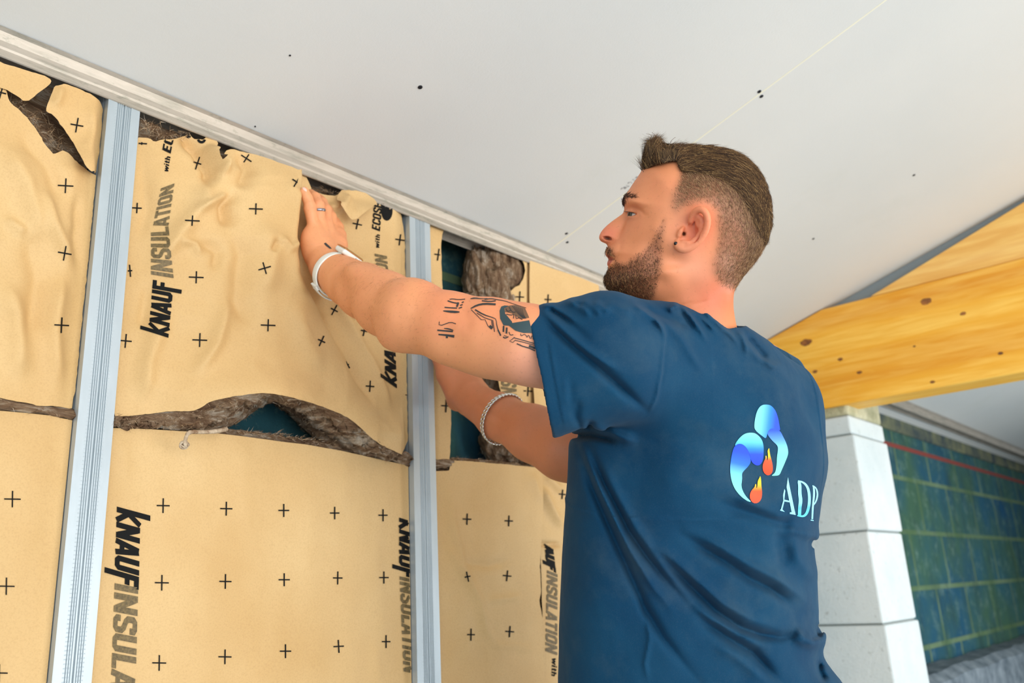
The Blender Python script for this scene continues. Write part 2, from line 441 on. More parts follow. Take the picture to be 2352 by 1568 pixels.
WOOD1 = mat_wood('spruce_beam', 3.0); WOOD2 = mat_wood('spruce_rafter', 9.0, ((214, 158, 72), (238, 190, 108), (244, 208, 140)))
bx = PX - .012; bw = .12
zb = onX(2005, 917, bx)[2]; zt = onX(2005, 680, bx)[2]
def roof_y(z): return D + (ZRT - z) / SL        # y at which height z meets the ceiling
def beam_prism(name, poly, x0, x1, mat, parent=None):
    n = len(poly); vs = [(x0, y, z) for y, z in poly] + [(x1, y, z) for y, z in poly]
    fs = [tuple(range(n))[::-1], tuple(n + k for k in range(n))] + [(k, (k + 1) % n, n + (k + 1) % n, n + k) for k in range(n)]
    return mkobj(name, vs, fs, mat, parent, False)
g = .003; zc_end = ceil_z(WALLY - .004) - g
beam = beam_prism('timber_beam', [(-3.6, zb), (D - .02, zb), (D - .02, ceil_z(D - .02) - g), (roof_y(zt + g), zt), (-3.6, zt)], bx, bx + bw, WOOD1)
mod_bevel(beam, .004); tag(beam, 'yellow spruce beam with knots resting on the pale block pier', 'beam')
q0 = onX(2005, 676, bx + .004); q1 = onX(2352, 463, bx + .004); sl2 = (q1[2] - q0[2]) / (q1[1] - q0[1])
yt = q0[1] + (zt + .3 - q0[2]) / sl2
raf = beam_prism('timber_purlin', [(-3.6, zt + .001), (q0[1] + .01, zt + .001), (q0[1], q0[2] if q0[2] > zt + .004 else zt + .004), (yt, zt + .3), (-3.6, zt + .3)], bx + .004, bx + bw - .004, WOOD2)
mod_bevel(raf, .003); tag(raf, 'paler timber stacked on top of the yellow beam under the ceiling', 'beam')
# knots
KN = Mat('wood_knot', (132, 80, 34), .6)
KN.base(KN.ramp(KN.noise(60, 3), [(.3, (96, 58, 30)), (.7, (168, 104, 44))]))
def knots(parent, lst, xface):
    for (u, v, r) in lst:
        c = onX(u, v, xface - .0008)
        n = 18; vs = [c]; k2 = random.Random(u)
        for k in range(n):
            an = 6.2832 * k / n; rr = r * k2.uniform(.85, 1.15); vs.append(c + np.array([0, rr * 1.35 * math.cos(an), rr * .8 * math.sin(an)]))
        mb = MB(); mb.add(vs, [(0, 1 + (k + 1) % n, 1 + k) for k in range(n)])
        mb.add([x + np.array([-.0, 0, 0]) for x in vs], [])
        o = mb.build('knot', KN.m, parent)
knots(beam, [(2127, 692, .012), (1851, 786, .014), (1930, 825, .006), (1872, 853, .006), (1974, 855, .006), (2212, 720, .006), (2142, 877, .005), (2298, 811, .005), (2100, 795, .003)], bx)
knots(raf, [(2303, 649, .011), (2198, 664, .004)], bx + .004)
# grey fill painted for the shadow gap between the timber and the ceiling
GREY = Mat('gap_shade_grey', (132, 144, 150), .8).m
yA = roof_y(zt) - .002
struct(beam_prism('trim_6', [(-3.6, zt + .002), (yA - .01, zt + .002), (-3.6, ceil_z(-3.6) - .002)], bx + .03, bx + bw - .02, GREY), 'grey blue fill standing for the shadow gap between the stacked timbers and the ceiling')

# ------------------------------------------------------------------ ceiling track (U-shaped metal runner)
tr = MB(); prof = [(D + .0, ZR), (D - .0015, ZR + .001), (D - .0005, ZR + .012), (D - .002, ZR + .015), (D - .002, ZR + .024), (D - .0045, ZR + .029), (D - .007, ZRT - .002), (D - .012, ZRT + .002),
                   (D + .050, ZRT - .018), (D + .05, ZRT - .030), (D + .0488, ZRT - .030), (D + .0488, ZRT - .020), (D + .0016, ZRT - .004), (D + .0014, ZR)]
x0, x1, N = -1.6, 7.9, 300; vs = []; fs = []; n = len(prof)
for i in range(N):
    x = x0 + (x1 - x0) * i / (N - 1); dz = .0012 * math.sin(x * 9) + .0006 * math.sin(x * 31)
    vs += [(x, y + dz * .6, z + dz * .5) for y, z in prof]
fs = [(i * n + k, i * n + (k + 1) % n, (i + 1) * n + (k + 1) % n, (i + 1) * n + k) for i in range(N - 1) for k in range(n)]
fs += [tuple(range(n)), tuple((N - 1) * n + k for k in range(n))[::-1]]
o = mkobj('ceiling_track', vs, fs, TRACK, smooth=False); tag(o, 'dusty galvanised metal track running along the wall under the ceiling', 'metal track')
tr2 = [(x, y, -(z - ZRT) + .0) for (x, y, z) in vs]
mb = MB(); mb.box((-1.6, D, .0005), (7.9, D + .0012, .035)); mb.box((-1.6, D, .0005), (7.9, D + .05, .002)); mb.box((-1.6, D + .049, .0005), (7.9, D + .05, .035))
tag(mb.build('floor_track', STEEL), 'galvanised metal track on the floor under the studs', 'metal track')

# ------------------------------------------------------------------ metal studs: C profile, grooved and dimpled face
def stud(xa, xb, label, mirror=False):
    wd = xb - xa; prof = []
    grooves = [(.30, .0016), (.36, .0016), (.42, .0016), (.50, .0030), (.58, .0016), (.64, .0016), (.70, .0016)]
    front = [(0, 0)]
    for c, dpt in grooves:
        h = .012 if dpt < .002 else .02
        front += [(c - h * 1.8, 0), (c - h * .6, dpt), (c + h * .6, dpt), (c + h * 1.8, 0)]
    front += [(1, 0)]
    prof = [(xa + a * wd, D + b) for a, b in front]
    t = .0009; dp = .048
    out = prof + [(xb, D + .012), (xb - .0008, D + .016), (xb, D + .02), (xb, D + dp), (xb - .009, D + dp), (xb - .009, D + dp - t), (xb - t, D + dp - t), (xb - t, D + .0045),
                  (xa + t, D + .0045), (xa + t, D + dp - t), (xa + .009, D + dp - t), (xa + .009, D + dp), (xa, D + dp), (xa, D + .02), (xa + .0008, D + .016), (xa, D + .012)]
    n = len(out); z0, z1 = .003, ZR + .02; vs = [(x, y, z0) for x, y in out] + [(x, y, z1) for x, y in out]
    fs = [(k, (k + 1) % n, n + (k + 1) % n, n + k) for k in range(n)] + [tuple(range(n))[::-1], tuple(n + k for k in range(n))]
    m = MB(); m.add(vs, fs)
    # rows of pressed dimples
    cols = [.245, .275, .33, .39, .61, .67, .725, .755]
    for a in cols:
        x = xa + a * wd; z = ZR - .01
        zz = ZR - .01
        while zz > ZR - 1.05:
            r = .00045; m.add([(x - r, D - .00005, zz - .0009), (x + r, D - .00005, zz - .0009), (x + r, D - .00005, zz + .0009), (x - r, D - .00005, zz + .0009), (x, D - .0003, zz)],
                              [(0, 1, 4), (1, 2, 4), (2, 3, 4), (3, 0, 4)]); zz -= .0052
    return tag(m.build('metal_stud', STEEL), label, 'metal stud', 'galvanised studs of the wall lining')
def xw(u, v, Y=D): return onY(u, v, Y)[0]
S1 = (xw(184, 900), xw(267, 900)); S2 = (xw(944, 700), xw(992, 700)); S3 = (xw(1388, 672), xw(1416, 672))
stud(*S1, 'wide galvanised stud at the left, nearest the photographer')
stud(*S2, 'galvanised stud in the middle, behind the raised forearm')
stud(*S3, 'galvanised stud seen as a sliver under the bearded chin')
for k in range(1, 5):
    xx = S3[0] + .6 * k
    if xx < PX - .15: stud(xx, xx + .047, 'galvanised stud hidden behind the man, stud %s past the chin' % ('one', 'two', 'three', 'four')[k - 1])
print('studs', S1, S2, S3, 'pier', PX, PY, pw, 'hb', hb, 'levels', levels, 'zb', zb, zt)
# ------------------------------------------------------------------ insulation: kraft-faced mineral wool batts
def smooth(a, b, x):
    t = np.clip((x - a) / (b - a), 0, 1); return t * t * (3 - 2 * t)
def hit(u, v, hf, it=14):
    u = np.atleast_1d(np.asarray(u, float)); v = np.atleast_1d(np.asarray(v, float))
    Y = np.full(len(u), D)
    for k in range(it):
        p = onY(u, v, Y); Y = Y * .4 + .6 * hf(p[:, [0, 2]])
    return onY(u, v, Y)
def uvof(q):                                    # wall coordinates -> where that spot of the flat wall sits in the photo
    return proj(np.c_[q[:, 0], np.full(len(q), D), q[:, 1]])
def creases(u, v, lst):
    p = np.c_[u, v]; r = 0
    for pts, amp, wd in lst:
        pts = np.asarray(pts, float); m = 4 * wd
        msk = (u > pts[:, 0].min() - m) & (u < pts[:, 0].max() + m) & (v > pts[:, 1].min() - m) & (v < pts[:, 1].max() + m)
        if not msk.any(): continue
        q = p[msk]; d = np.full(len(q), 1e9); tt = np.zeros(len(q)); L = np.r_[0, np.cumsum(np.linalg.norm(np.diff(pts, axis=0), axis=1))]
        for i in range(len(pts) - 1):
            dd, t = seg_dist(q, pts[i], pts[i + 1]); k = dd < d; d[k] = dd[k]; tt[k] = (L[i] + t[k] * (L[i + 1] - L[i])) / L[-1]
        a = np.zeros(len(u)); a[msk] = amp * np.exp(-(d / wd) ** 1.7) * (.12 + .88 * np.minimum(smooth(0, .28, tt), smooth(1, .72, tt))); r = r + a
    return r
def sheet_mesh(outline, hf, grid=.004):
    """outline: wall coordinates (x, z); returns verts, faces of the clipped grid lying on y = hf"""
    o = np.asarray(outline, float); x0, z0 = o.min(0) - grid; x1, z1 = o.max(0) + grid
    nx = int((x1 - x0) / grid) + 1; nz = int((z1 - z0) / grid) + 1
    gx, gz = np.meshgrid(x0 + grid * np.arange(nx + 1), z0 + grid * np.arange(nz + 1), indexing='ij')
    q = np.c_[gx.ravel(), gz.ravel()]
    c = q.reshape(nx + 1, nz + 1, 2)[:-1, :-1].reshape(-1, 2) + grid / 2
    keep = inside(c, o).reshape(nx, nz)
    used = np.zeros((nx + 1, nz + 1), bool); cnt = np.zeros((nx + 1, nz + 1), int)
    for a in (0, 1):
        for b in (0, 1): cnt[a:a + nx, b:b + nz] += keep
    used = cnt > 0; bd = used & (cnt < 4); bi = np.flatnonzero(bd.ravel()); bp = q[bi]
    best = np.full(len(bp), 1e9); bq = bp.copy()
    for i in range(len(o)):
        a, b = o[i], o[(i + 1) % len(o)]
        d, t = seg_dist(bp, a, b); k = d < best; best[k] = d[k]; bq[k] = a + t[k, None] * (b - a)
    q[bi] = bq
    idx = -np.ones(len(q), int); ui = np.flatnonzero(used.ravel()); idx[ui] = np.arange(len(ui)); idx = idx.reshape(nx + 1, nz + 1)
    I, J = np.nonzero(keep)
    f = np.c_[idx[I, J], idx[I + 1, J], idx[I + 1, J + 1], idx[I, J + 1]]
    qq = q[ui]; return np.c_[qq[:, 0], hf(qq), qq[:, 1]], f
def px_outline(px, hf, n=2, rough=0.0, seed=0):
    p = chaikin(px, n, True) if n else np.asarray(px, float)
    if rough:
        p = np.concatenate([resample(np.array([p[i], p[(i + 1) % len(p)]]), max(2, int(np.linalg.norm(p[(i + 1) % len(p)] - p[i]) / 5)))[:-1] for i in range(len(p))])
        p = p + rough * np.c_[fbm(p, .12, seed), fbm(p, .12, seed + 5)]
    w_ = hit(p[:, 0], p[:, 1], hf); return w_[:, [0, 2]]

# lettering: heavy condensed capitals as thick strokes in a cell 1 high
GL = {
 'K': (.50, [[(.10, 0), (.10, 1)], [(.46, 1), (.15, .50), (.48, 0)]]), 'N': (.56, [[(.10, 0), (.10, 1)], [(.12, .92), (.44, .08)], [(.46, 0), (.46, 1)]]),
 'A': (.54, [[(.07, 0), (.24, .97)], [(.30, .97), (.47, 0)], [(.14, .27), (.40, .27)]]), 'U': (.52, [[(.10, 1), (.10, .16), (.17, .09), (.35, .09), (.42, .16), (.42, 1)]]),
 'F': (.46, [[(.10, 0), (.10, 1)], [(.10, .90), (.44, .90)], [(.10, .52), (.38, .52)]]), 'I': (.22, [[(.11, 0), (.11, 1)]]),
 'S': (.48, [[(.41, .70), (.41, .86), (.34, .91), (.16, .91), (.09, .84), (.09, .62), (.16, .53), (.34, .44), (.41, .35), (.41, .16), (.34, .09), (.16, .09), (.09, .16), (.09, .30)]]),
 'L': (.42, [[(.10, 1), (.10, .09), (.42, .09)]]), 'T': (.46, [[(.0, .91), (.46, .91)], [(.23, 0), (.23, .9)]]),
 'O': (.52, [[(.26, .91), (.17, .91), (.10, .84), (.10, .16), (.17, .09), (.35, .09), (.42, .16), (.42, .84), (.35, .91), (.26, .91)]]),
 'E': (.46, [[(.10, 0), (.10, 1)], [(.10, .91), (.44, .91)], [(.10, .51), (.38, .51)], [(.10, .09), (.44, .09)]]),
 'C': (.48, [[(.41, .70), (.41, .84), (.34, .91), (.17, .91), (.10, .84), (.10, .16), (.17, .09), (.34, .09), (.41, .16), (.41, .32)]]),
 'k': (.50, [[(.10, 0), (.10, 1.42)], [(.46, 1), (.15, .50), (.48, 0)]]), 'f': (.46, [[(.10, -.42), (.10, 1)], [(.10, .90), (.46, .90)], [(.10, .52), (.40, .52)]]),
 'w': (.66, [[(.04, .70), (.17, .04), (.32, .62), (.46, .04), (.60, .70)]]), 'i': (.24, [[(.11, 0), (.11, .68)], [(.11, .84), (.11, 1)]]),
 't': (.36, [[(.16, .95), (.16, .12), (.32, .06)], [(.03, .64), (.32, .64)]]), 'h': (.50, [[(.10, 0), (.10, 1)], [(.10, .56), (.22, .65), (.34, .60), (.38, .50), (.38, 0)]]),
 ' ': (.26, []),
}
def ribbon(pts, t, sub=.12):
    """thick polyline with mitred corners -> grid of points (n, 3)"""
    p = np.asarray(pts, float)
    if len(p) == 2 or True:
        segs = [p[0]]
        for i in range(len(p) - 1):
            k = max(1, int(np.ceil(np.linalg.norm(p[i + 1] - p[i]) / sub)))
            for j in range(1, k + 1): segs.append(p[i] + (p[i + 1] - p[i]) * j / k)
        p = np.array(segs)
    L = len(p); rows = []
    for i in range(L):
        d0 = _n(p[i] - p[i - 1]) if i else _n(p[1] - p[0]); d1 = _n(p[i + 1] - p[i]) if i < L - 1 else _n(p[-1] - p[-2])
        b = _n(d0 + d1); nn = np.array([-b[1], b[0]]); s = 1 / max(.6, b @ d0)
        rows.append([p[i] + nn * t * .5 * s, p[i], p[i] - nn * t * .5 * s])
    return np.array(rows)
def text_strips(txt, P0, P1, U0, U1, stroke=.20, shear=.16, widths=None, power=1.0, y0=0):
    """P0,P1 baseline ends in pixels, U0,U1 cap-height vectors; returns list of pixel grids"""
    tot = sum(GL[c][0] for c in txt) + .035 * (len(txt) - 1); x = 0; out = []
    P0, P1, U0, U1 = [np.asarray(a, float) for a in (P0, P1, U0, U1)]
    for ch in txt:
        wd, st = GL[ch]
        for s in st:
            g = ribbon(s, stroke if ch.isupper() or ch in 'kf' else stroke * .85); gx = g[..., 0] + x + shear * g[..., 1]; gy = g[..., 1]
            q = gx / tot; q = np.sign(q) * np.abs(q) ** power
            out.append(P0 + (P1 - P0) * q[..., None] + gy[..., None] * (U0 + (U1 - U0) * q[..., None]))
        x += wd + .035
    return out
def cross_strips(u, v, hx=15, hy=17, rot=0, t=3.0, skew=0):
    a = math.radians(rot); R = np.array([[math.cos(a), -math.sin(a)], [math.sin(a), math.cos(a)]]); out = []
    for s in ([(-hx, 0), (hx, 0)], [(skew, -hy), (-skew, hy)]):
        g = ribbon(s, t, 5.0); out.append(g @ R.T + np.array([u, v]))
    return out
def make_sheet(name, px, hf, parent, inks=(), fades=(), n=2, rough=0.0, seed=0, grid=.004, label=None, thick=.0006):
    ol = px_outline(px, hf, n, rough, seed); ol[:, 1] = np.maximum(ol[:, 1], .04); v, f = sheet_mesh(ol, hf, grid); mb = MB(); mb.add(v, f, 0)
    for mi, lst in ((1, inks), (2, fades)):
        for g in lst:
            r, c = g.shape[:2]; q = hit(g[..., 0].ravel(), g[..., 1].ravel(), hf)
            ok = inside(q[:, [0, 2]], ol).reshape(r, c); q[:, 1] -= .0011; fs = []
            for i in range(r - 1):
                for j in range(c - 1):
                    if ok[i, j] and ok[i + 1, j] and ok[i, j + 1] and ok[i + 1, j + 1]:
                        fs.append((i * c + j, i * c + j + 1, (i + 1) * c + j + 1, (i + 1) * c + j))
            if fs: mb.add(q, fs, mi)
    o = mb.build(name, [PAPER, INK, INKF], parent, True, label)
    return o
def fibres(name, pts, dirs, n, ln, parent, seed=0, curl=.5, wd=.00022, pal=((96, 72, 52), (150, 118, 86), (205, 176, 140), (232, 214, 190)), label=None, pw=(.38, .38, .19, .05)):
    """n loose wool fibres growing at random samples of pts"""
    r = np.random.default_rng(seed); vs = []; fs = []; cs = []; K = 5
    pal = [np.array(s2l(c)) for c in pal]
    for k in range(n):
        i = r.integers(len(pts)); p = np.array(pts[i]) + r.normal(0, .0012, 3) + [0, .001, 0]; d = _n(np.array(dirs[i]) + r.normal(0, curl, 3)); L = ln * r.uniform(.4, 1.4)
        side = _n(np.cross(d, [0, 1, .1])) * wd; b = len(vs); c = pal[r.choice(len(pal), p=pw)]; bend = r.normal(0, 1, 3) * curl * .6
        for j in range(K):
            s = side * (1 - j / (K - .5)); vs += [p - s, p + s]; cs += [c, c]
            d = _n(d + bend / K); p = p + d * L / K
        fs += [(b + 2 * j, b + 2 * j + 1, b + 2 * j + 3, b + 2 * j + 2) for j in range(K - 1)]
    o = mkobj(name, vs, fs, FIBRE, parent, False, colors=np.array(cs), label=label); o['kind'] = 'stuff'
    return o
def wool_slab(name, px, y, parent, amp=.008, seed=0, n=1, thick=.05, grid=.004, rough=6, label=None, xr=(-9, 9)):
    hf = lambda q: y + amp * fbm(np.c_[q[:, 0], q[:, 1] * .6], 38, seed, 4) + amp * .7 * fbm(q, 9, seed + 3, 2)
    ol = px_outline(px, lambda q: np.full(len(q), y), n, rough, seed); ol[:, 0] = np.clip(ol[:, 0], xr[0] + .003, xr[1] - .003); ol[:, 1] = np.clip(ol[:, 1], .04, ZR + .008); v, f = sheet_mesh(ol, hf, grid)
    o = mkobj(name, v, f, WOOL, parent, True, label=label); mod_solid(o, thick, -1); return o
def wool_band(name, A, B, yA, yB, parent, seed=0, lump=.006, rows=14, cols=260, label=None, fib=900):
    """the torn edge of a batt: from the paper edge A back and down to B"""
    a = resample(chaikin(A, 2), cols); a = a + [0, -1.6]; b = resample(chaikin(B, 2), cols)
    pa = hit(a[:, 0], a[:, 1], yA); t = np.linspace(0, 1, cols)
    yb = yB(t) if callable(yB) else np.full(cols, yB)
    ky = np.pad(pa[:, 1], 12, 'edge'); pa = onY(a[:, 0], a[:, 1], np.convolve(ky, np.ones(25) / 25, 'valid') + .0035); pb = onY(b[:, 0], b[:, 1], yb); vs = []
    for i in range(rows):
        s = i / (rows - 1); base = pa * (1 - s) + pb * s; base[:, 1] -= .010 * math.sin(math.pi * s); base[:, 2] -= .003 * math.sin(math.pi * s)
        q = base * [1, 1, 1]; nz = fbm(q * [1, 3, 3], 45, seed, 4); env = 1.3 * smooth(0, .25, s) * (.35 + math.sin(math.pi * min(1, s * 1.05 + .05)))
        base[:, 1] += lump * nz * env; base[:, 2] += lump * .9 * fbm(q, 60, seed + 9, 4) * env; vs.append(base)
    V = np.concatenate(vs); F = [(i * cols + j, (i + 1) * cols + j, (i + 1) * cols + j + 1, i * cols + j + 1) for i in range(rows - 1) for j in range(cols - 1)]
    o = mkobj(name, V, F, WOOL, parent, True, label=label); mod_solid(o, .006, -1)
    if fib:
        al = np.gradient(vs[rows // 2], axis=0); al /= np.linalg.norm(al, axis=1)[:, None]
        pts = V.copy(); dr = np.tile(al, (rows, 1)) * np.random.default_rng(seed).choice([-1, 1], len(V))[:, None] + [0, -.15, -.25]
        fibres('wool_fibres', pts, dr, fib, .009, parent, seed, .35, .0002)
    return o

def ink_cross(lst): return [g for c in lst for g in cross_strips(*c)]
YB = D + .014                                   # resting depth of the kraft facing between the studs
xL0, xL1 = S1; xM0, xM1 = S2; xR0, xR1 = S3
def edge_fix(q, y, xa, xb, w_=.03, ye=None):    # facing tucks back to YB at the studs
    ye = YB if ye is None else ye
    t = np.minimum(smooth(0, w_, q[:, 0] - xa), smooth(0, w_, xb - q[:, 0])); return ye + (y - ye) * t
def crumple(q, s, seed): return np.abs(fbm(q, s, seed, 3)) * -1 + .2

# --- left bay -------------------------------------------------------------
bat = empty('insulation_batt', onY(80, 560, D), 'torn kraft-faced insulation batt at the upper left, gashed open left of the nearest stud', 'insulation')
CR_L = [([(0, 330), (60, 420), (95, 560)], .010, 26), ([(40, 300), (110, 380), (150, 470)], -.006, 18), ([(95, 420), (120, 520), (175, 620)], .009, 16), ([(60, 520), (90, 640), (60, 800)], -.008, 26),
        ([(0, 640), (40, 720), (50, 880)], .009, 24), ([(150, 620), (125, 760), (150, 900)], .007, 18), ([(185, 430), (180, 540), (200, 640)], -.010, 14), ([(10, 500), (60, 540)], .006, 10)]
def h_left(q):
    u, v = uvof(q); y = YB - .012 - .010 * fbm(q, 5, 21, 3) - .010 * crumple(q, 9, 5) - 1.5 * creases(u, v, CR_L)
    return edge_fix(q, y, -9, xL0, .04)
ex = onY(0, 0, D)
XS = xL0 - .0008
def pin(px, xlim, hf, side): return px
E0 = lambda v, dx=0.0, X=xL0: (proj([[X + dx, YB, _zz(v, X)]])[0][0], proj([[X + dx, YB, _zz(v, X)]])[1][0])
def _zz(v, X):                                  # height of a point at x = X, y = YB that appears on image row v
    lo, hi = .2, 2.6
    for _ in range(40):
        mid = (lo + hi) / 2
        if proj([[X, YB, mid]])[1][0] > v: lo = mid
        else: hi = mid
    return lo
Ls = lambda v: E0(v, -.0008, xL0); Lr = lambda v: E0(v, .0008, xL1); Ms = lambda v: E0(v, -.0008, xM0); Mr = lambda v: E0(v, .0008, xM1); Rs = lambda v: E0(v, -.0008, xR0); Rr = lambda v: E0(v, .0008, xR1)
A_L = [(-420, 828), (-200, 872), (-60, 900), (0, 913), (40, 922), (80, 930), (120, 932), (150, 936), Ls(941)]
B_L = [(-420, 866), (-200, 910), (-60, 936), (0, 944), (40, 948), (80, 950), (120, 955), (150, 962), Ls(966)]
make_sheet('kraft_facing', [(-420, 30), (-200, 120), (-60, 185), (8, 200), (14, 206), (20, 232), (56, 262), (80, 290), (100, 325), (120, 352), (130, 352), (150, 344), (172, 366), (196, 388), (215, 400), Ls(396), Ls(560), Ls(750)] + A_L[::-1],
           h_left, bat, ink_cross([(2, 213, 17, 15, 15), (150, 427, 18, 17, 3), (148, 582, 16, 17, 10), (141, 747, 17, 18, 3)]), n=1, rough=3, seed=3)
h_flap = lambda q: h_left(q) * 0 + YB - .020 - .012 * fbm(q, 8, 31, 3) - .022 * smooth(300, 395, uvof(q)[1]) * smooth(250, 190, uvof(q)[0]) - creases(*uvof(q), [([(200, 240), (215, 300), (190, 360)], .006, 12), ([(140, 200), (125, 250)], .010, 10)])
h_flap2 = lambda q: edge_fix(q, h_flap(q), -9, xL0, .02)
make_sheet('torn_flap', [(130, 186), (112, 232), (103, 258), (122, 262), (150, 300), (178, 345), (200, 385), (213, 398), Ls(394), Ls(300), Ls(240), (205, 212)], h_flap2, bat, ink_cross([(176, 288, 15, 17, 10)]), n=1, rough=2.5, seed=8, label='curled kraft flap right of the gash')
h_fl3 = lambda q: YB - .018 - .014 * fbm(q, 9, 37, 3)
make_sheet('torn_flap', [(-420, -14), (-200, 66), (-60, 118), (0, 143), (60, 160), (119, 180), (116, 194), (85, 216), (60, 236), (32, 216), (10, 203), (-60, 190), (-200, 128), (-420, 40)], h_fl3, bat, n=1, rough=2.5, seed=9, label='kraft flap hanging from the track left of the gash')
wool_slab('wool_core', [(-430, -40), (40, 150), (130, 176), (195, 215), Ls(260), Ls(500), Ls(935), (-60, 915), (-430, 845)], YB + .026, bat, .014, 4, rough=3, xr=(-9, xL0), thick=.03)
wool_band('wool_core', A_L, B_L, h_left, YB + .004, bat, 5, .005, 10, 120, label='brown wool edge showing under the kraft facing', fib=260)
tear = [(35, 235), (70, 262), (95, 290), (120, 310), (140, 335), (160, 345)]
tp = onY(*np.array(resample(tear, 60)).T, YB + .012); fibres('wool_fibres', tp + np.random.default_rng(1).normal(0, .012, tp.shape) * [1, .3, 1], [(.3, -.4, -.5)] * 60, 500, .016, bat, 12, .8)

# --- middle bay, upper batt -------------------------------------------------
bat = empty('insulation_batt', onY(620, 650, D), 'bulging kraft-faced insulation batt the man is pushing up between the studs', 'insulation')
CR_M = [([(415, 300), (455, 345), (475, 400), (455, 450)], -.016, 15), ([(470, 330), (500, 385), (492, 420)], .018, 12), ([(478, 400), (445, 480), (400, 540), (350, 620)], .010, 20),
        ([(425, 500), (480, 470), (520, 450)], .009, 9), ([(520, 440), (495, 480), (500, 540)], -.012, 14), ([(540, 350), (555, 400), (525, 450)], -.010, 16), ([(500, 540), (530, 600), (520, 700), (545, 780)], -.010, 22),
        ([(560, 520), (590, 600), (570, 700)], .007, 24), ([(600, 560), (630, 590), (660, 570)], .006, 9), ([(585, 600), (600, 570)], -.006, 8), ([(330, 330), (345, 480), (320, 560)], -.006, 12),
        ([(380, 700), (340, 830), (330, 930)], .007, 20), ([(420, 880), (470, 800), (500, 690)], .008, 16), ([(350, 640), (330, 760)], -.006, 16), ([(640, 700), (660, 800), (700, 880)], .007, 24),
        ([(700, 560), (712, 640), (740, 730), (790, 830), (850, 960)], -.012, 14), ([(760, 620), (790, 720), (850, 830), (905, 990)], .010, 16), ([(735, 700), (770, 790), (800, 860)], .006, 10),
        ([(740, 500), (800, 560)], .005, 14), ([(745, 470), (765, 480), (790, 450)], .012, 12), ([(880, 560), (870, 700)], .004, 20), ([(795, 590), (860, 600)], .004, 12), ([(620, 420), (660, 470), (690, 560)], .006, 22),
        ([(440, 560), (480, 590), (470, 640)], -.006, 12), ([(395, 560), (430, 570), (445, 600)], .005, 8)]
def h_mid(q):
    u, v = uvof(q)
    uR = np.interp(v, [330, 430, 480, 560, 640, 720, 800, 900, 1000], [690, 672, 660, 655, 660, 690, 730, 780, 840])
    wR = np.interp(v, [330, 430, 560, 640, 760, 900], [14, 16, 34, 50, 110, 170])
    A = np.interp(v, [250, 330, 420, 560, 700, 820, 940], [.0, .012, .040, .055, .055, .055, .060])
    lft = smooth(300, 470, u) * .55 + .45 * smooth(420, 600, u)
    b = A * lft * (1 - smooth(uR - wR * .4, uR + wR, u))
    b = b + .030 * np.exp(-((u - 560) / 120) ** 2 - ((v - 930) / 80) ** 2)
    y = YB - .006 - b - .005 * fbm(q, 7, 41, 3) - .0075 * crumple(q, 11, 15) - 1.5 * creases(u, v, CR_M) * (.55 + .45 * smooth(960, 880, v))
    y = y - .010 * smooth(720, 800, u) * smooth(700, 480, v)
    return edge_fix(q, y, xL1, xM0, .045)
A_M = [Lr(957), (300, 955), (345, 950), (400, 943), (440, 945), (462, 936), (482, 921), (530, 911), (580, 904), (612, 902), (650, 908), (700, 920), (745, 935), (790, 953), (822, 975), (850, 1003), (880, 1025), Ms(1049)]
B_M = [Lr(978), (320, 981), (370, 986), (420, 990), (470, 992), (505, 988), (540, 975), (575, 955), (605, 928), (625, 922), (655, 948), (690, 980), (720, 1008), (745, 1022), (790, 1040), (840, 1054), (890, 1058), Ms(1070)]
rail_v = lambda u: 140 + .3705 * u - 0.000003 * u * u
top_M = [Lr(314), (345, 317), (354, 326), (371, 320), (398, 320), (425, 312), (436, 309), (448, 322), (456, 318), (470, 322), (478, 300), (500, 322), (504, 350), (512, 372), (516, 346), (535, 342), (556, 348), (600, 358), (640, 373), (680, 386), (702, 402), (713, 425), (717, 448), (722, 441), (740, 446), (760, 449), (772, 450), (790, 432), (840, 448), (900, 474), Ms(496)]
ik = ink_cross([(325, 330, 12, 3, 3), (314, 478, 11, 12, 3), (298, 622, 5, 14, -5), (288, 783, 14, 16, 5), (453, 375, 9, 15, 18), (441, 507, 17, 12, 3), (450, 637, 17, 14, 2), (458, 781, 17, 16, 2), (565, 364, 14, 11, 33),
                (587, 480, 16, 13, 2), (607, 616, 15, 14, -16), (615, 747, 17, 14, 2), (681, 418, 12, 13, 32), (767, 712, 9, 13, 28), (738, 783, 9, 13, 25), (798, 838, 3, 9, -30), (849, 887, 10, 13, 4), (937, 908, 7, 12, 5),
                (820, 515, 11, 12, 12), (918, 551, 11, 13, 8), (836, 760, 8, 12, 12)])
ik += text_strips('kNAUf', (386, 776), (398, 650), (-46, -10), (-48, -3), .195, .10)
fd = text_strips('INSUL', (398, 640), (386, 520), (-52, -4), (-40, 8), .175, .10) + text_strips('ATION', (386, 518), (400, 421), (-38, 10), (-32, 16), .175, .12)
ik += text_strips('with', (385, 396), (391, 360), (-11, -2), (-12, 0), .20, .16) + text_strips('EC', (391, 354), (399, 318), (-20, -4), (-22, -1), .17, .16)
ik += text_strips('kNAUf', (911, 892), (906, 760), (-26, -14), (-27, -6), .195, .10)
fd += text_strips('INSULATION', (903, 750), (888, 588), (-28, -6), (-28, -2), .175, .12)
ik += text_strips('with', (870, 571), (872, 539), (-10, -2), (-10, 0), .20, .16) + text_strips('ECOSE', (872, 532), (878, 468), (-19, -3), (-20, -1), .17, .16)
blob = np.array([[(u0 + rx * s * math.cos(a), v0 + ry * s * math.sin(a)) for s in (1.0, .5, .02)] for a in np.linspace(0, 2 * math.pi, 21) for (u0, v0, rx, ry) in [(888, 485, 13, 22)]])
blob2 = np.array([[(462 + 11 * s * math.cos(a), 318 + 12 * s * math.sin(a)) for s in (1.0, .5, .02)] for a in np.linspace(0, 2 * math.pi, 21)])
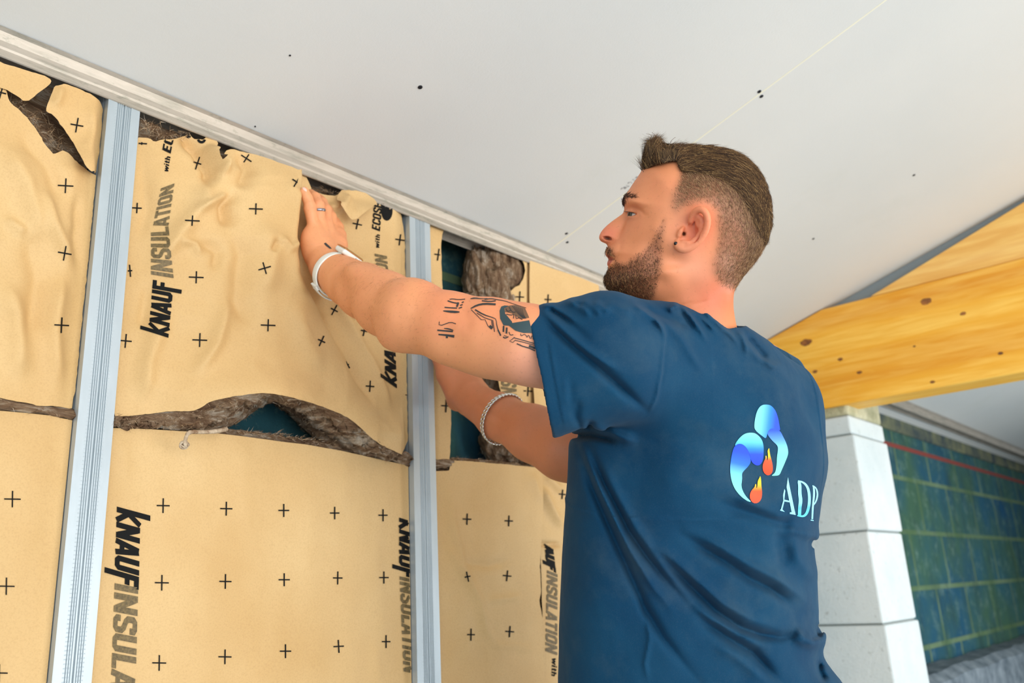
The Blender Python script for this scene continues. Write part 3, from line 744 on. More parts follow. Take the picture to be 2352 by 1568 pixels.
blob3 = np.array([[(432 + 6 * s * math.cos(a), 313 + 5 * s * math.sin(a)) for s in (1.0, .5, .02)] for a in np.linspace(0, 2 * math.pi, 15)])
ik += [blob, blob2, blob3]
make_sheet('kraft_facing', top_M + [Ms(700), Ms(900)] + A_M[::-1] + [Lr(800), Lr(560)], h_mid, bat, ik, fd, n=1, rough=1.6, seed=5, grid=.003)
h_f4 = lambda q: h_mid(q) - .012 - .022 * smooth(455, 508, uvof(q)[1])
make_sheet('torn_flap', [(782, 440), (830, 436), (868, 462), (862, 470), (840, 486), (812, 508), (800, 496), (786, 474), (772, 455)], h_f4, bat, n=1, rough=1.2, seed=14, grid=.003, label='folded kraft flap under the track right of the fingers')
wool_slab('wool_core', [Lr(270), (340, 275), (400, 300), (440, 322), (520, 330), (600, 370), (720, 420), (780, 428), (880, 470), Ms(500), Ms(1040), (880, 1016), (800, 960), (740, 930), (640, 900), (560, 900), (480, 920), (440, 935), Lr(950)], YB + .024, bat, .010, 6, rough=3, thick=.03, xr=(xL1, xM0))
wool_band('wool_core', A_M, B_M, h_mid, lambda t: YB - .002 + .085 * np.exp(-((t - .55) / .24) ** 2), bat, 7, .011, 20, 420, label='shaggy brown underside of the wool arching over the dark gap', fib=2000)
tp = onY(*np.array(resample([(330, 280), (350, 300), (390, 308), (430, 308)], 50)).T, YB + .0); fibres('wool_fibres', tp + np.random.default_rng(2).normal(0, .006, tp.shape), [(.1, -.3, -.6)] * 50, 420, .014, bat, 13, .6)
tp = onY(*np.array(resample([(724, 430), (750, 440), (778, 440)], 30)).T, YB + .002); fibres('wool_fibres', tp + np.random.default_rng(3).normal(0, .003, tp.shape), [(.3, -.3, -.3)] * 30, 160, .010, bat, 14, .8)
# the loose yarn of wool hanging out of the gap
yarn = [(520, 985, -.030), (495, 991, -.04), (465, 992, -.045), (438, 991, -.05), (430, 996, -.052), (426, 1008, -.05), (424, 1018, -.048)]
yp = chaikin([onY(u, v, YB + dy) for u, v, dy in yarn], 3); mb = MB(); mb.tube(yp, np.linspace(.0035, .0022, len(yp)) * (1 + .25 * fbm(yp, 300, 3)), 8)
WOOLP = Mat('pale_wool', (186, 160, 128), .95, spec=.1); WOOLP.base(WOOLP.ramp(WOOLP.noise(60, 5, .7), [(.35, (140, 110, 84)), (.65, (216, 196, 168))])); WOOLP.bump(WOOLP.noise(220, 4, .7), .8, .003)
mb.build('wool_yarn', WOOLP.m, bat, True, 'loose twisted wisp of wool with a knotted end')
r = np.random.default_rng(5)
c0 = onY(424, 1021, YB - .046); th = np.linspace(0, 26, 130)
kn = c0 + np.c_[.0065 * np.cos(th) * np.cos(th * .31), .004 * np.sin(th * .7), .0050 * np.sin(th) * np.cos(th * .17)]
mb = MB(); mb.tube(kn, .0016, 6); mb.build('wool_yarn', WOOLP.m, bat, True, 'knot of the loose wisp')

# --- lower batts ---------------------------------------------------------------
def lower(name, xa, xb, top, bottom_v, label, ik, fd, seed, cr=()):
    b = empty('insulation_batt', (0.5 * (xa + xb), YB + .05, 0.02), label, 'insulation')
    def hf(q):
        u, v = uvof(q); m_ = np.minimum(smooth(0, .2, q[:, 0] - xa), smooth(0, .2, xb - q[:, 0]))
        y = YB - .010 * m_ - .0035 * fbm(np.c_[q[:, 0] * 2, q[:, 1] * .6], 6, seed, 3) - .0012 * fbm(np.c_[q[:, 0] * 3, q[:, 1]], 9, seed + 4, 3) - creases(u, v, cr)
        return edge_fix(q, y, xa, xb, .03)
    return b, hf
S_ = lambda L: L
ikl = ink_cross([(28, 1146, 19, 19, 1), (14, 1346, 19, 20, 1), (-2, 1545, 19, 20, 1), (-110, 1136, 21, 20, 1), (-130, 1352, 21, 21, 1), (-260, 1126, 24, 22, 1), (-285, 1360, 24, 23, 1)])
b, hf = lower('', -.65, xL0, None, 0, 'smooth kraft-faced insulation batt at the lower left, left of the nearest stud', ikl, (), 51)
make_sheet('kraft_facing', [(-420, 864), (-200, 908), (-60, 934), (0, 943), (60, 948), (120, 955), Ls(965), Ls(1250), Ls(1700), (-420, 1850)], hf, b, ikl, n=0, grid=.006)
wool_slab('wool_core', [(-430, 860), (-60, 930), (0, 938), (60, 944), (120, 950), Ls(962), Ls(1250), Ls(1690), (-430, 1840)], YB + .02, b, .006, 8, n=0, grid=.01, rough=2, xr=(-9, xL0))
ikm = ink_cross([(374, 1161, 15, 17, 1), (519, 1168, 14, 16, 1), (651, 1172, 12.5, 15, 0), (768, 1178, 11, 14.5, 0), (879, 1183, 10.5, 14, 0), (371, 1338, 16, 18, 1), (517, 1335, 14, 17, 1), (652, 1331, 13, 15, 0), (775, 1327, 11, 15, 1), (881, 1326, 11, 14, 0),
                 (365, 1522, 16, 18, 1), (516, 1508, 15, 17, 1), (655, 1495, 13, 16, 0), (777, 1484, 12, 15, -3), (886, 1473, 10, 15, 0), (362, 1720, 16, 18, 1)])
ikm += text_strips('kNAUf', (268, 1163), (262, 1338), (54, 8), (56, 10), .195, .10)
fdm = text_strips('INSULATION', (263, 1337), (248, 1740), (54, 2), (58, 2), .175, .10)
ikm += text_strips('kNAUf', (916, 1188), (916, 1322), (34, 6), (38, 6), .195, .10)
fdm += text_strips('INSULATION', (917, 1322), (926, 1542), (33, 3), (36, 3), .175, .10)
b, hf = lower('', xL1, xM0, None, 0, 'smooth kraft-faced insulation batt below the dark gap, between the first two studs', ikm, fdm, 53,
              [([(700, 1040), (715, 1200), (705, 1400)], .002, 30), ([(860, 1200), (900, 1500)], .002, 20), ([(560, 1000), (575, 1240)], .0025, 22), ([(800, 1040), (790, 1180)], .002, 16), ([(290, 1000), (300, 1100)], .003, 16), ([(870, 1480), (885, 1568)], .003, 10)])
TM = [Lr(982), (320, 984), (420, 990), (500, 995), (560, 1002), (640, 1013), (700, 1020), (780, 1034), (860, 1052), Ms(1068)]
make_sheet('kraft_facing', TM + [Ms(1300), Ms(1700), Lr(1700), Lr(1300)], hf, b, ikm, fdm, n=0, grid=.006)
wool_slab('wool_core', [Lr(975), (420, 980), (500, 983), (560, 988), (640, 999), (700, 1006), (780, 1024), (860, 1044), Ms(1062), Ms(1300), Ms(1690), Lr(1690), Lr(1300)], YB + .014, b, .006, 10, n=0, grid=.006, rough=5, thick=.06, xr=(xL1, xM0))
tp = onY(*np.array(resample([(545, 990), (640, 1000), (700, 1008), (770, 1025)], 120)).T, YB + .006); fibres('wool_fibres', tp + r.normal(0, .002, tp.shape), [(.9, -.15, .12)] * 120, 420, .010, b, 15, .45)

# --- right bay ---------------------------------------------------------------------
bat = empty('insulation_batt', onY(1010, 800, D), 'narrow strip of kraft-faced insulation left standing right of the middle stud', 'insulation')
h_s = lambda q: edge_fix(q, YB - .004 - .004 * fbm(q, 12, 61, 3), xM1, 9, .02)
make_sheet('kraft_facing', [Mr(500), (1022, 520), (1013, 543), (1014, 600), (1017, 700), (1028, 850), (1037, 940), (1035, 1000), (1034, 1045), (1029, 1070), Mr(1072), Mr(800)], h_s, bat, ink_cross([(1006, 585, 9, 14, 8), (1024, 932, 11, 15, 3)]), n=1, rough=1.5, seed=4, grid=.003)
wool_band('wool_core', [Mr(1050), (1020, 1053), (1036, 1056)], [Mr(1073), (1022, 1078), (1032, 1074)], h_s, YB - .002, bat, 17, .006, 8, 30, fib=160)
clump = empty('wool_clump', onY(1135, 640, D + .03), 'brown clump of loose mineral wool hanging in the gap above the upper arm', 'wool')
def blob_mesh(name, spots, parent, seed, label=None, fib=900):
    V = []; F = []
    for k, (u, v, ru, rv, y, dy) in enumerate(spots):
        c = onY(u, v, y); sc = (y / np.mean([rays(u, v)[1]])) / FPX
        bm = bmesh.new(); bmesh.ops.create_icosphere(bm, subdivisions=5, radius=1); p = np.array([x.co[:] for x in bm.verts]); fs = [[x.index for x in f.verts] for f in bm.faces]; bm.free()
        r_ = 1 + .62 * fbm(p * [1, 1, .5] + k * 7, 2.2, seed + k, 5) + .22 * np.abs(fbm(p * [1, 1, .4], 7, seed + k, 4))
        p = p * r_[:, None] * [ru * sc * 1.25, dy, rv * sc] + c; F += [[i + len(V) for i in f] for f in fs]; V += list(p)
    o = mkobj(name, V, F, WOOLV, parent, True, label=label)
    i = np.random.default_rng(seed).integers(0, len(V), 900); fibres('wool_fibres', np.array(V)[i] + [0, -.0015, 0], [(.15, -.35, -.8)] * 900, fib * 3, .016, parent, seed, .45, .0002, pw=(.25, .30, .30, .15))
    return o
blob_mesh('wool_core', [(1100, 640, 30, 76, D + .05, .03), (1142, 596, 36, 34, D + .035, .028), (1132, 660, 34, 52, D + .03, .030), (1174, 628, 26, 44, D + .03, .022), (1100, 720, 30, 50, D + .05, .03), (1158, 690, 22, 24, D + .025, .02)], clump, 71, fib=1500)
clump = empty('wool_clump', onY(1110, 900, D + .05), 'dark clump of loose mineral wool behind the braceleted wrist', 'wool')
blob_mesh('wool_core', [(1118, 880, 24, 46, D + .07, .03), (1140, 905, 22, 40, D + .06, .03)], clump, 81, fib=300)
clump = empty('wool_clump', onY(1150, 1030, D + .05), 'dark clump of loose mineral wool under the lower forearm', 'wool')
blob_mesh('wool_core', [(1135, 1010, 22, 46, D + .07, .03), (1175, 1040, 34, 26, D + .06, .03), (1210, 1050, 30, 24, D + .06, .03)], clump, 91, fib=400)
bat = empty('insulation_batt', onY(1300, 760, D), 'kraft-faced insulation sheet between the wool clump and the stud under the chin', 'insulation')
h_r = lambda q: edge_fix(q, YB - .006 - .005 * fbm(q, 8, 65, 3) - .005 * smooth(1216, 1212, uvof(q)[0]), -9, xR0, .02)
ikr = ink_cross([(1193, 682, 10, 13, 3), (1212, 898, 10, 12, 3), (1258, 690, 8, 12, 3)]) + text_strips('kNAUf', (1186, 1010), (1186, 925), (-34, -6), (-34, -3), .195, .1)
fdr = text_strips('INSULATION', (1186, 920), (1186, 760), (-36, -3), (-34, 0), .175, .1)
make_sheet('kraft_facing', [(1160, 575), (1195, 590), (1208, 612), (1200, 650), (1170, 668), (1152, 700), (1142, 780), (1140, 860), (1150, 900), (1166, 960), (1180, 1020), (1222, 1062), (1300, 1080), Rs(1100), Rs(900), Rs(660), Rs(640), (1330, 632), (1240, 600)], h_r, bat, ikr, fdr, n=1, rough=2, seed=24)
h_r2 = lambda q: edge_fix(q, YB - .016 - .004 * fbm(q, 8, 66, 3), -9, xR0, .02, YB - .004)
make_sheet('kraft_facing', [(1217, 598), (1216, 680), (1222, 800), (1226, 900), (1232, 1000), (1236, 1066), (1330, 1090), Rs(1100), Rs(900), Rs(655), (1330, 636), (1280, 620)], h_r2, bat, ink_cross([(1258, 688, 8, 12, 3)]), n=0, seed=25, grid=.005, label='overlapping outer layer of kraft paper')
wool_slab('wool_core', [(1215, 606), (1215, 800), (1222, 1050), Rs(1080), Rs(900), Rs(665), (1330, 640)], YB + .02, bat, .004, 26, n=0, grid=.01, rough=1, xr=(xM1, xR0))
ikr = ink_cross([(1072, 1192, 10, 13, 2), (1168, 1196, 9.5, 12.5, 2), (1073, 1324, 7, 12, -12), (1164, 1322, 10, 12.5, 6), (1081, 1457, 9, 14, 1), (1170, 1450, 10, 13, 4), (1072, 1600, 9, 13, 1)])
b, hf = lower('', xM1, xM1 + .42, None, 0, 'creased kraft-faced insulation batt at the bottom, right of the middle stud', ikr, (), 57,
              [([(1030, 1090), (1042, 1200), (1065, 1300), (1100, 1380), (1115, 1450), (1150, 1500)], .006, 9), ([(1060, 1290), (1120, 1300), (1170, 1285)], -.004, 9), ([(1110, 1380), (1200, 1370)], .003, 8), ([(1215, 1080), (1245, 1160)], .006, 10), ([(1030, 1250), (1075, 1340)], .004, 7), ([(1120, 1480), (1230, 1490)], .002, 8)])
hf0 = hf; hf = lambda q: hf0(q) - .008
make_sheet('kraft_facing', [Mr(1082), (1032, 1080), (1036, 1057), (1080, 1059), (1160, 1066), (1232, 1073), (1246, 1092), (1248, 1160), (1244, 1230), (1240, 1300), (1243, 1360), (1239, 1380), (1246, 1420), (1247, 1500), (1255, 1700), Mr(1700), Mr(1300)], hf, b, ikr, n=0, rough=1.2, grid=.004)
wool_slab('wool_core', [Mr(1078), (1036, 1051), (1080, 1053), (1160, 1060), (1240, 1070), (1247, 1300), (1252, 1690), Mr(1690), Mr(1300)], YB + .012, b, .006, 28, n=0, grid=.006, rough=3, thick=.05, xr=(xM1, xR0))
tp = onY(*np.array(resample([(1036, 1053), (1120, 1060), (1235, 1072)], 100)).T, YB - .002); fibres('wool_fibres', tp + r.normal(0, .0018, tp.shape), [(.9, -.15, .1)] * 100, 420, .009, b, 16, .5)
bat = empty('insulation_batt', (xM1 + .5, YB + .05, .02), 'crumpled insulation sheet seen as a strip between the lower batt and the navy shirt', 'insulation')
h_b = lambda q: YB - .001 - .004 * fbm(q, 12, 68, 3) - creases(*uvof(q), [([(1250, 1110), (1275, 1170), (1300, 1215)], .014, 9), ([(1262, 1090), (1300, 1130)], .010, 9), ([(1240, 1246), (1300, 1250)], -.012, 5)])
ikb = ink_cross([(1291, 1135, 8, 11, 5)]) + text_strips('AUf', (1250, 1250), (1256, 1306), (20, 4), (20, 6), .26, .1)
fdb = text_strips('INSULATION', (1256, 1308), (1252, 1495), (24, 6), (27, 6), .175, .1)
ikb += text_strips('with', (1268, 1510), (1266, 1552), (11, 1), (11, 1), .2, .1)
make_sheet('kraft_facing', [(1236, 1060), (1330, 1070), Rs(1120), Rs(1400), Rs(1700), (1240, 1700), (1246, 1400), (1240, 1240)], h_b, bat, ikb, fdb, n=0, grid=.004)

# the bays beyond the chin: one full-height batt in each
xs_ = S3[1]; k = 0
for lab in ('plain kraft-faced insulation batt just right of the stud under the chin', 'plain kraft-faced insulation batt hidden by the shoulders, beside the stud one past the chin'):
    xe = S3[0] + .6 * (k + 1)
    if xe > PX - .15: break
    b = empty('insulation_batt', ((xs_ + xe) / 2, YB + .05, .02), lab, 'insulation')
    hb_ = lambda q: YB - .004 - .004 * fbm(q, 7, 120 + k, 3)
    v, f = sheet_mesh([(xs_ + .002, .04), (xe - .002, .04), (xe - .002, ZR - .003), (xs_ + .002, ZR - .003)], hb_, .008); mod_solid(mkobj('kraft_facing', v, f, PAPER, b), .0006)
    mb = MB(); mb.box((xs_ + .004, YB + .006, .04), (xe - .004, WALLY - .01, ZR - .004)); mb.build('wool_core', WOOL, b)
    xs_ = xe + .047; k += 1
# ------------------------------------------------------------------ implicit surfaces for the man
def sdf_mesh(fn, lo, hi, h, B=16, lip=1.7):
    lo = np.asarray(lo, float); hi = np.asarray(hi, float); nb = np.ceil((hi - lo) / (h * B)).astype(int)
    g = np.stack(np.meshgrid(*[np.arange(n) for n in nb], indexing='ij'), -1).reshape(-1, 3)
    c = lo + (g + .5) * B * h; val = np.concatenate([fn(c[i:i + 200000]) for i in range(0, len(c), 200000)])
    act = g[np.abs(val) < B * h * .87 * lip + .004]
    n1 = B + 1; loc = np.stack(np.meshgrid(*[np.arange(n1)] * 3, indexing='ij'), -1).reshape(-1, 3)
    NY = (nb[1] + 1) * B + 4; NZ = (nb[2] + 1) * B + 4; VI = []; VP = []; Q = []
    cid = lambda I: ((I[..., 0] + 1) * NY + I[..., 1] + 1) * NZ + I[..., 2] + 1
    for s in range(0, len(act), 48):
        a = act[s:s + 48]; gp = a[:, None, :] * B + loc[None]; p = lo + gp.reshape(-1, 3) * h
        S = fn(p).reshape(len(a), n1, n1, n1); ins = S < 0
        if not ins.any() or ins.all(): continue
        acc = np.zeros((len(a), B, B, B, 3)); cnt = np.zeros((len(a), B, B, B))
        for ax in range(3):
            A = [slice(None)] * 4; Bs = [slice(None)] * 4; A[ax + 1] = slice(0, B); Bs[ax + 1] = slice(1, n1)
            s0 = S[tuple(A)]; s1 = S[tuple(Bs)]; ch = (s0 < 0) != (s1 < 0); t = np.where(ch, s0 / np.where(ch, s0 - s1, 1), 0)
            o1, o2 = [k for k in range(3) if k != ax]
            for d1 in (0, 1):
                for d2 in (0, 1):
                    sl = [slice(None)] * 4; sl[o1 + 1] = slice(d1, d1 + B); sl[o2 + 1] = slice(d2, d2 + B)
                    cc = ch[tuple(sl)]; tt = t[tuple(sl)]; off = np.zeros((*cc.shape, 3)); off[..., ax] = tt; off[..., o1] = d1; off[..., o2] = d2
                    acc += off * cc[..., None]; cnt += cc
            E = ch.copy(); sl = [slice(None)] * 4; sl[o1 + 1] = slice(0, B); sl[o2 + 1] = slice(0, B); E = E[tuple(sl)]
            w_ = np.argwhere(E)
            if len(w_):
                I = a[w_[:, 0]] * B + w_[:, 1:]; u1 = np.zeros(3, int); u1[o1] = 1; u2 = np.zeros(3, int); u2[o2] = 1
                q = np.stack([cid(I), cid(I - u1), cid(I - u1 - u2), cid(I - u2)], 1)
                neg = S[w_[:, 0], w_[:, 1], w_[:, 2], w_[:, 3]] < 0
                flip = neg if ax != 1 else ~neg
                q[flip] = q[flip][:, ::-1]; Q.append(q)
        w_ = np.argwhere(cnt > 0); I = a[w_[:, 0]] * B + w_[:, 1:]
        off = acc[tuple(w_.T)] / cnt[tuple(w_.T)][:, None]; VI.append(cid(I)); VP.append(lo + (I + off) * h)
    VI = np.concatenate(VI); VP = np.concatenate(VP); Q = np.concatenate(Q)
    o = np.argsort(VI); VI = VI[o]; VP = VP[o]; k = np.searchsorted(VI, Q); k = np.clip(k, 0, len(VI) - 1); ok = (VI[k] == Q).all(1)
    return VP, k[ok][:, ::-1]
def fast_mesh(name, v, f, mats, parent=None, colors=None, label=None, smooth=True):
    me = bpy.data.meshes.new(name); nl = f.shape[1]
    me.vertices.add(len(v)); me.vertices.foreach_set('co', np.asarray(v, np.float32).ravel())
    me.loops.add(f.size); me.loops.foreach_set('vertex_index', f.ravel().astype(np.int32))
    me.polygons.add(len(f)); me.polygons.foreach_set('loop_start', (np.arange(len(f)) * nl).astype(np.int32))
    try: me.polygons.foreach_set('loop_total', np.full(len(f), nl, np.int32))
    except Exception: pass
    for m in (mats if isinstance(mats, (list, tuple)) else [mats]): me.materials.append(m)
    me.update(calc_edges=True); me.validate()
    if smooth: me.polygons.foreach_set('use_smooth', np.ones(len(me.polygons), bool))
    if colors is not None:
        at = me.color_attributes.new('Col', 'FLOAT_COLOR', 'POINT'); c = np.ones((len(v), 4), np.float32); c[:, :3] = colors; at.data.foreach_set('color', c.ravel())
    o = bpy.data.objects.new(name, me); COL.objects.link(o)
    if parent is not None: o.parent = parent; bpy.context.view_layer.update(); o.matrix_parent_inverse = parent.matrix_world.inverted()
    if label: o['label'] = label
    return o
def smin(a, b, k):
    h = np.clip(.5 + .5 * (b - a) / k, 0, 1); return b * (1 - h) + a * h - k * h * (1 - h)
def smax(a, b, k): return -smin(-a, -b, k)
def cap(p, a, b, ra, rb):
    a = np.asarray(a); b = np.asarray(b); ab = b - a; t = np.clip(((p - a) @ ab) / (ab @ ab), 0, 1)
    return np.linalg.norm(p - a - t[:, None] * ab, axis=1) - (ra + (rb - ra) * t)
def chain(p, pts, k=.012):
    r = None
    for i in range(len(pts) - 1):
        d = cap(p, pts[i][0], pts[i + 1][0], pts[i][1], pts[i + 1][1]); r = d if r is None else smin(r, d, k)
    return r
def ell(p, c, r, R=None):
    q = p - np.asarray(c)
    if R is not None: q = q @ np.asarray(R).T
    r = np.asarray(r, float); k0 = np.linalg.norm(q / r, axis=1); k1 = np.linalg.norm(q / (r * r), axis=1) + 1e-9
    return k0 * (k0 - 1) / k1
def grp(p, pts, mar, f, k=.03):
    pts = np.asarray(pts); lo = pts.min(0) - mar; hi = pts.max(0) + mar
    d = np.linalg.norm(np.maximum(np.maximum(lo - p, p - hi), 0), axis=1); r = d + k; m = d <= 0
    if m.any(): r[m] = f(p[m])
    return r
def ch(*t): return [(cm(u, v, d), r) for u, v, d, r in t]
def cuv(p): return CX + FPX * p[:, 0] / p[:, 2], CY - FPX * p[:, 1] / p[:, 2]
class Field:                                    # signed distance (in photo pixels) to an outline, tabulated and softened
    def __init__(s, poly, step=3, blur=2, pad=160, sm=2):
        poly = chaikin(poly, sm, True); s.lo = poly.min(0) - pad; hi = poly.max(0) + pad; n = np.ceil((hi - s.lo) / step).astype(int) + 1; s.step = step
        gx, gy = np.meshgrid(s.lo[0] + step * np.arange(n[0]), s.lo[1] + step * np.arange(n[1]), indexing='ij'); q = np.c_[gx.ravel(), gy.ravel()]
        d = poly_dist(q, np.vstack([poly, poly[:1]])); d = np.where(inside(q, poly), d, -d).reshape(n)
        for _ in range(blur):
            e = np.pad(d, 1, 'edge'); d = (e[:-2, 1:-1] + e[2:, 1:-1] + e[1:-1, :-2] + e[1:-1, 2:] + 2 * d) / 6
        s.d = d
    def __call__(s, u, v):
        x = np.clip((u - s.lo[0]) / s.step, 0, s.d.shape[0] - 1.001); y = np.clip((v - s.lo[1]) / s.step, 0, s.d.shape[1] - 1.001)
        i = x.astype(int); j = y.astype(int); a = x - i; b = y - j
        return (s.d[i, j] * (1 - a) + s.d[i + 1, j] * a) * (1 - b) + (s.d[i, j + 1] * (1 - a) + s.d[i + 1, j + 1] * a) * b
def idw(u, v, ctl, pw=3.0):
    c = np.asarray(ctl, float); w_ = 1 / (((u[:, None] - c[:, 0]) ** 2 + (v[:, None] - c[:, 1]) ** 2) + 200) ** (pw / 2); w_ /= w_.sum(1)[:, None]
    return [w_ @ c[:, k] for k in range(2, c.shape[1])]

# --- head --------------------------------------------------------------------------
HZ = 1.215
HEAD_O = [(1481, 380), (1466, 404), (1452, 424), (1442, 440), (1434, 452), (1431, 462), (1434, 474), (1438, 486), (1438, 500), (1432, 518), (1420, 538), (1404, 556), (1396, 566), (1392, 576), (1390, 586), (1395, 591),
          (1399, 596), (1395, 600), (1394, 608), (1399, 616), (1395, 626), (1389, 638), (1389, 650), (1396, 662), (1410, 671), (1432, 680), (1458, 689), (1480, 699), (1500, 716), (1506, 760), (1530, 830),
          (1690, 830), (1694, 790), (1694, 756), (1688, 730), (1684, 700), (1686, 668), (1700, 640), (1724, 612), (1744, 586), (1758, 556), (1766, 520), (1767, 480), (1759, 438), (1742, 400), (1714, 370), (1674, 352), (1624, 345), (1572, 346), (1528, 354), (1500, 366)]
F_HEAD = Field(HEAD_O, 2, 2, 60, 1)
F_NOSE = Field([(1440, 480), (1434, 488), (1418, 499), (1400, 512), (1386, 525), (1378, 536), (1375, 546), (1379, 554), (1388, 558), (1397, 561), (1412, 562), (1424, 556), (1430, 540), (1436, 520), (1448, 500)], 2, 1, 60, 1)
#        u     v    W      R
HC = [(1620, 450, .0770, .080), (1540, 420, .070, .075), (1470, 430, .060, .060), (1450, 470, .062, .058), (1470, 520, .062, .062), (1520, 520, .069, .070), (1560, 560, .070, .072), (1480, 580, .056, .056), (1420, 580, .046, .042),
      (1410, 640, .040, .034), (1450, 650, .047, .040), (1500, 650, .054, .05), (1540, 620, .062, .060), (1700, 480, .073, .080), (1740, 520, .070, .078), (1700, 580, .064, .070), (1620, 620, .058, .062), (1540, 710, .048, .052), (1600, 690, .052, .058),
      (1660, 680, .052, .056), (1600, 760, .054, .06), (1680, 760, .054, .058), (1600, 860, .045, .06), (1600, 370, .07, .078)]
def zmid(x): return HZ + .10 * (.22 - x)
def infl(p, F, W, R, zc, pw=2.0):
    u, v = cuv(p); s = F(u, v) * p[:, 2] / FPX; a = np.maximum(1 - s / R, 0); b = np.abs(p[:, 2] - zc) / W
    return ((a ** pw + b ** pw) ** (1 / pw) - 1) * np.minimum(W, R)
def head_T(u, v):                               # half thickness of the head at photo position u, v (near side)
    W, R = idw(u, v, HC); s = F_HEAD(u, v) * HZ / FPX; a = np.clip(1 - s / R, 0, 1); return W * np.sqrt(np.maximum(1 - a * a, 0))
def g2(u, v, cu, cv, su, sv, ang=0):
    a = math.radians(ang); x = (u - cu) * math.cos(a) + (v - cv) * math.sin(a); y = -(u - cu) * math.sin(a) + (v - cv) * math.cos(a)
    return np.exp(-(x / su) ** 2 - (y / sv) ** 2)
def near(u, v, out=0.0):                        # point on the near side of the head, lifted by out
    x = (u - CX) / FPX * 1.15; T = head_T(np.array([float(u)]), np.array([float(v)]))[0]; z = zmid(x) - T - out
    return cm(u, v, z)
EYEC = None
def head_core(p):
    u, v = cuv(p); W, R = idw(u, v, HC); zc = zmid(p[:, 0])
    W = W - .0080 * g2(u, v, 1457, 484, 17, 12, 12) + .0035 * g2(u, v, 1452, 461, 24, 8, 14) + .003 * g2(u, v, 1490, 525, 26, 16, -20) - .0022 * creases(u, v, [([(1428, 548), (1424, 570), (1412, 592)], 1, 6)])
    W = W + .0035 * g2(u, v, 1500, 632, 60, 12, -12) - .002 * g2(u, v, 1450, 560, 20, 20) - .003 * g2(u, v, 1560, 600, 24, 18)
    W = W - .0030 * creases(u, v, [([(1426, 474), (1438, 475), (1455, 475), (1472, 483), (1484, 498)], 1, 4)]) - .0007 * creases(u, v, [([(1440, 425), (1470, 412), (1510, 400)], 1, 4), ([(1446, 437), (1480, 425), (1520, 416)], 1, 4), ([(1474, 480), (1490, 476)], 1, 3), ([(1474, 492), (1492, 494)], 1, 3), ([(1600, 690), (1560, 704), (1520, 712)], 2.5, 3), ([(1640, 686), (1590, 700), (1545, 720)], 1.6, 3)]) - .0012 * creases(u, v, [([(1446, 505), (1460, 506), (1474, 497)], 1, 3)])
    d = infl(p, F_HEAD, W, R, zc)
    Wn = np.interp(v, [484, 500, 520, 536, 548, 560], [.0085, .0090, .0115, .0140, .0165, .0150]) + .003 * g2(u, v, 1416, 546, 12, 10)
    dn = infl(p, F_NOSE, Wn, np.full(len(p), .014), zc); d = smin(d, dn, .007)
    # nostrils, mouth
    for sg in (-1, 1):
        q = p.copy(); q[:, 2] = zc + sg * (q[:, 2] - zc) if sg == 1 else 2 * zc - q[:, 2]
        n_ = cm(1395, 547, zmid(.13) - .0125); R_ = np.array([[.97, -.22, 0], [.22, .97, 0], [0, 0, 1]])
        d = smax(d, -ell(p if sg == 1 else q, n_, (.0072, .0026, .0058), R_), .0012)
    m_ = chain(p, ch((1392, 596, 1.22, .0016), (1402, 597, 1.205, .0016), (1411, 595, 1.190, .0010)), .001); d = smax(d, -m_, .0025)
    return d
def nk(u, v, o): return near(u, v, o)
def smooth_chain(lst, n=1):
    a = np.array([[*nk(a, b, o), r_] for a, b, o, r_ in lst])
    for _ in range(2): a[1:-1] = a[:-2] * .25 + a[1:-1] * .5 + a[2:] * .25
    a = chaikin(a, n); return [(q[:3], q[3]) for q in a]
EARH = None
def ear(p):
    d = None
    hx = [(1586, 523, .002, .0030), (1583, 508, .006, .0034), (1588, 492, .008, .0036), (1599, 479, .011, .0038), (1611, 475.5, .014, .0038), (1622, 484, .017, .0038), (1628, 500, .019, .0038), (1627, 519, .019, .0038), (1620, 538, .018, .0038), (1608, 554, .015, .0040), (1595, 565, .012, .0044), (1580, 574, .009, .0050), (1566, 576, .006, .0052), (1556, 571, .0045, .0046), (1554, 562, .003, .0034)]
    d = chain(p, EARH, .002)
    ah = [(1600, 492, .008, .0030), (1612, 504, .011, .0040), (1614, 522, .012, .0042), (1606, 540, .011, .0042), (1594, 553, .009, .0042), (1580, 559, .007, .0040), (1570, 556, .005, .0034)]
    d = smin(d, chain(p, [(nk(a, b, o), r_) for a, b, o, r_ in ah], .003), .003)
    pl = [(1604, 498, .005, .0060), (1610, 520, .006, .0070), (1600, 544, .004, .0070), (1585, 560, .003, .0060)]
    d = smin(d, chain(p, [(nk(a, b, o), r_) for a, b, o, r_ in pl], .004), .002)
    cr_ = [(1584, 520, .003, .0030), (1590, 530, .002, .0026)]; d = smin(d, chain(p, [(nk(a, b, o), r_) for a, b, o, r_ in cr_], .003), .002)
    tg = [(1560, 540, .001, .0040), (1564, 532, .0025, .0034), (1570, 524, .002, .0028)]; d = smin(d, chain(p, [(nk(a, b, o), r_) for a, b, o, r_ in tg], .003), .003)
    lb = [(1557, 556, .001, .0040), (1566, 566, .003, .0050), (1575, 564, .003, .0045)]; d = smin(d, chain(p, [(nk(a, b, o), r_) for a, b, o, r_ in lb], .004), .003)
    return d
EARH = smooth_chain([(1588, 530, .001, .0026), (1584, 520, .003, .0030), (1583, 508, .006, .0034), (1588, 492, .009, .0038), (1599, 479, .012, .0041), (1611, 474, .015, .0042), (1623, 483, .018, .0042), (1629, 499, .020, .0042), (1628, 519, .020, .0041), (1620, 538, .018, .0040), (1608, 554, .015, .0040), (1595, 565, .012, .0044), (1580, 574, .009, .0052), (1566, 576, .006, .0054), (1556, 571, .0045, .0048), (1554, 562, .003, .0034)])
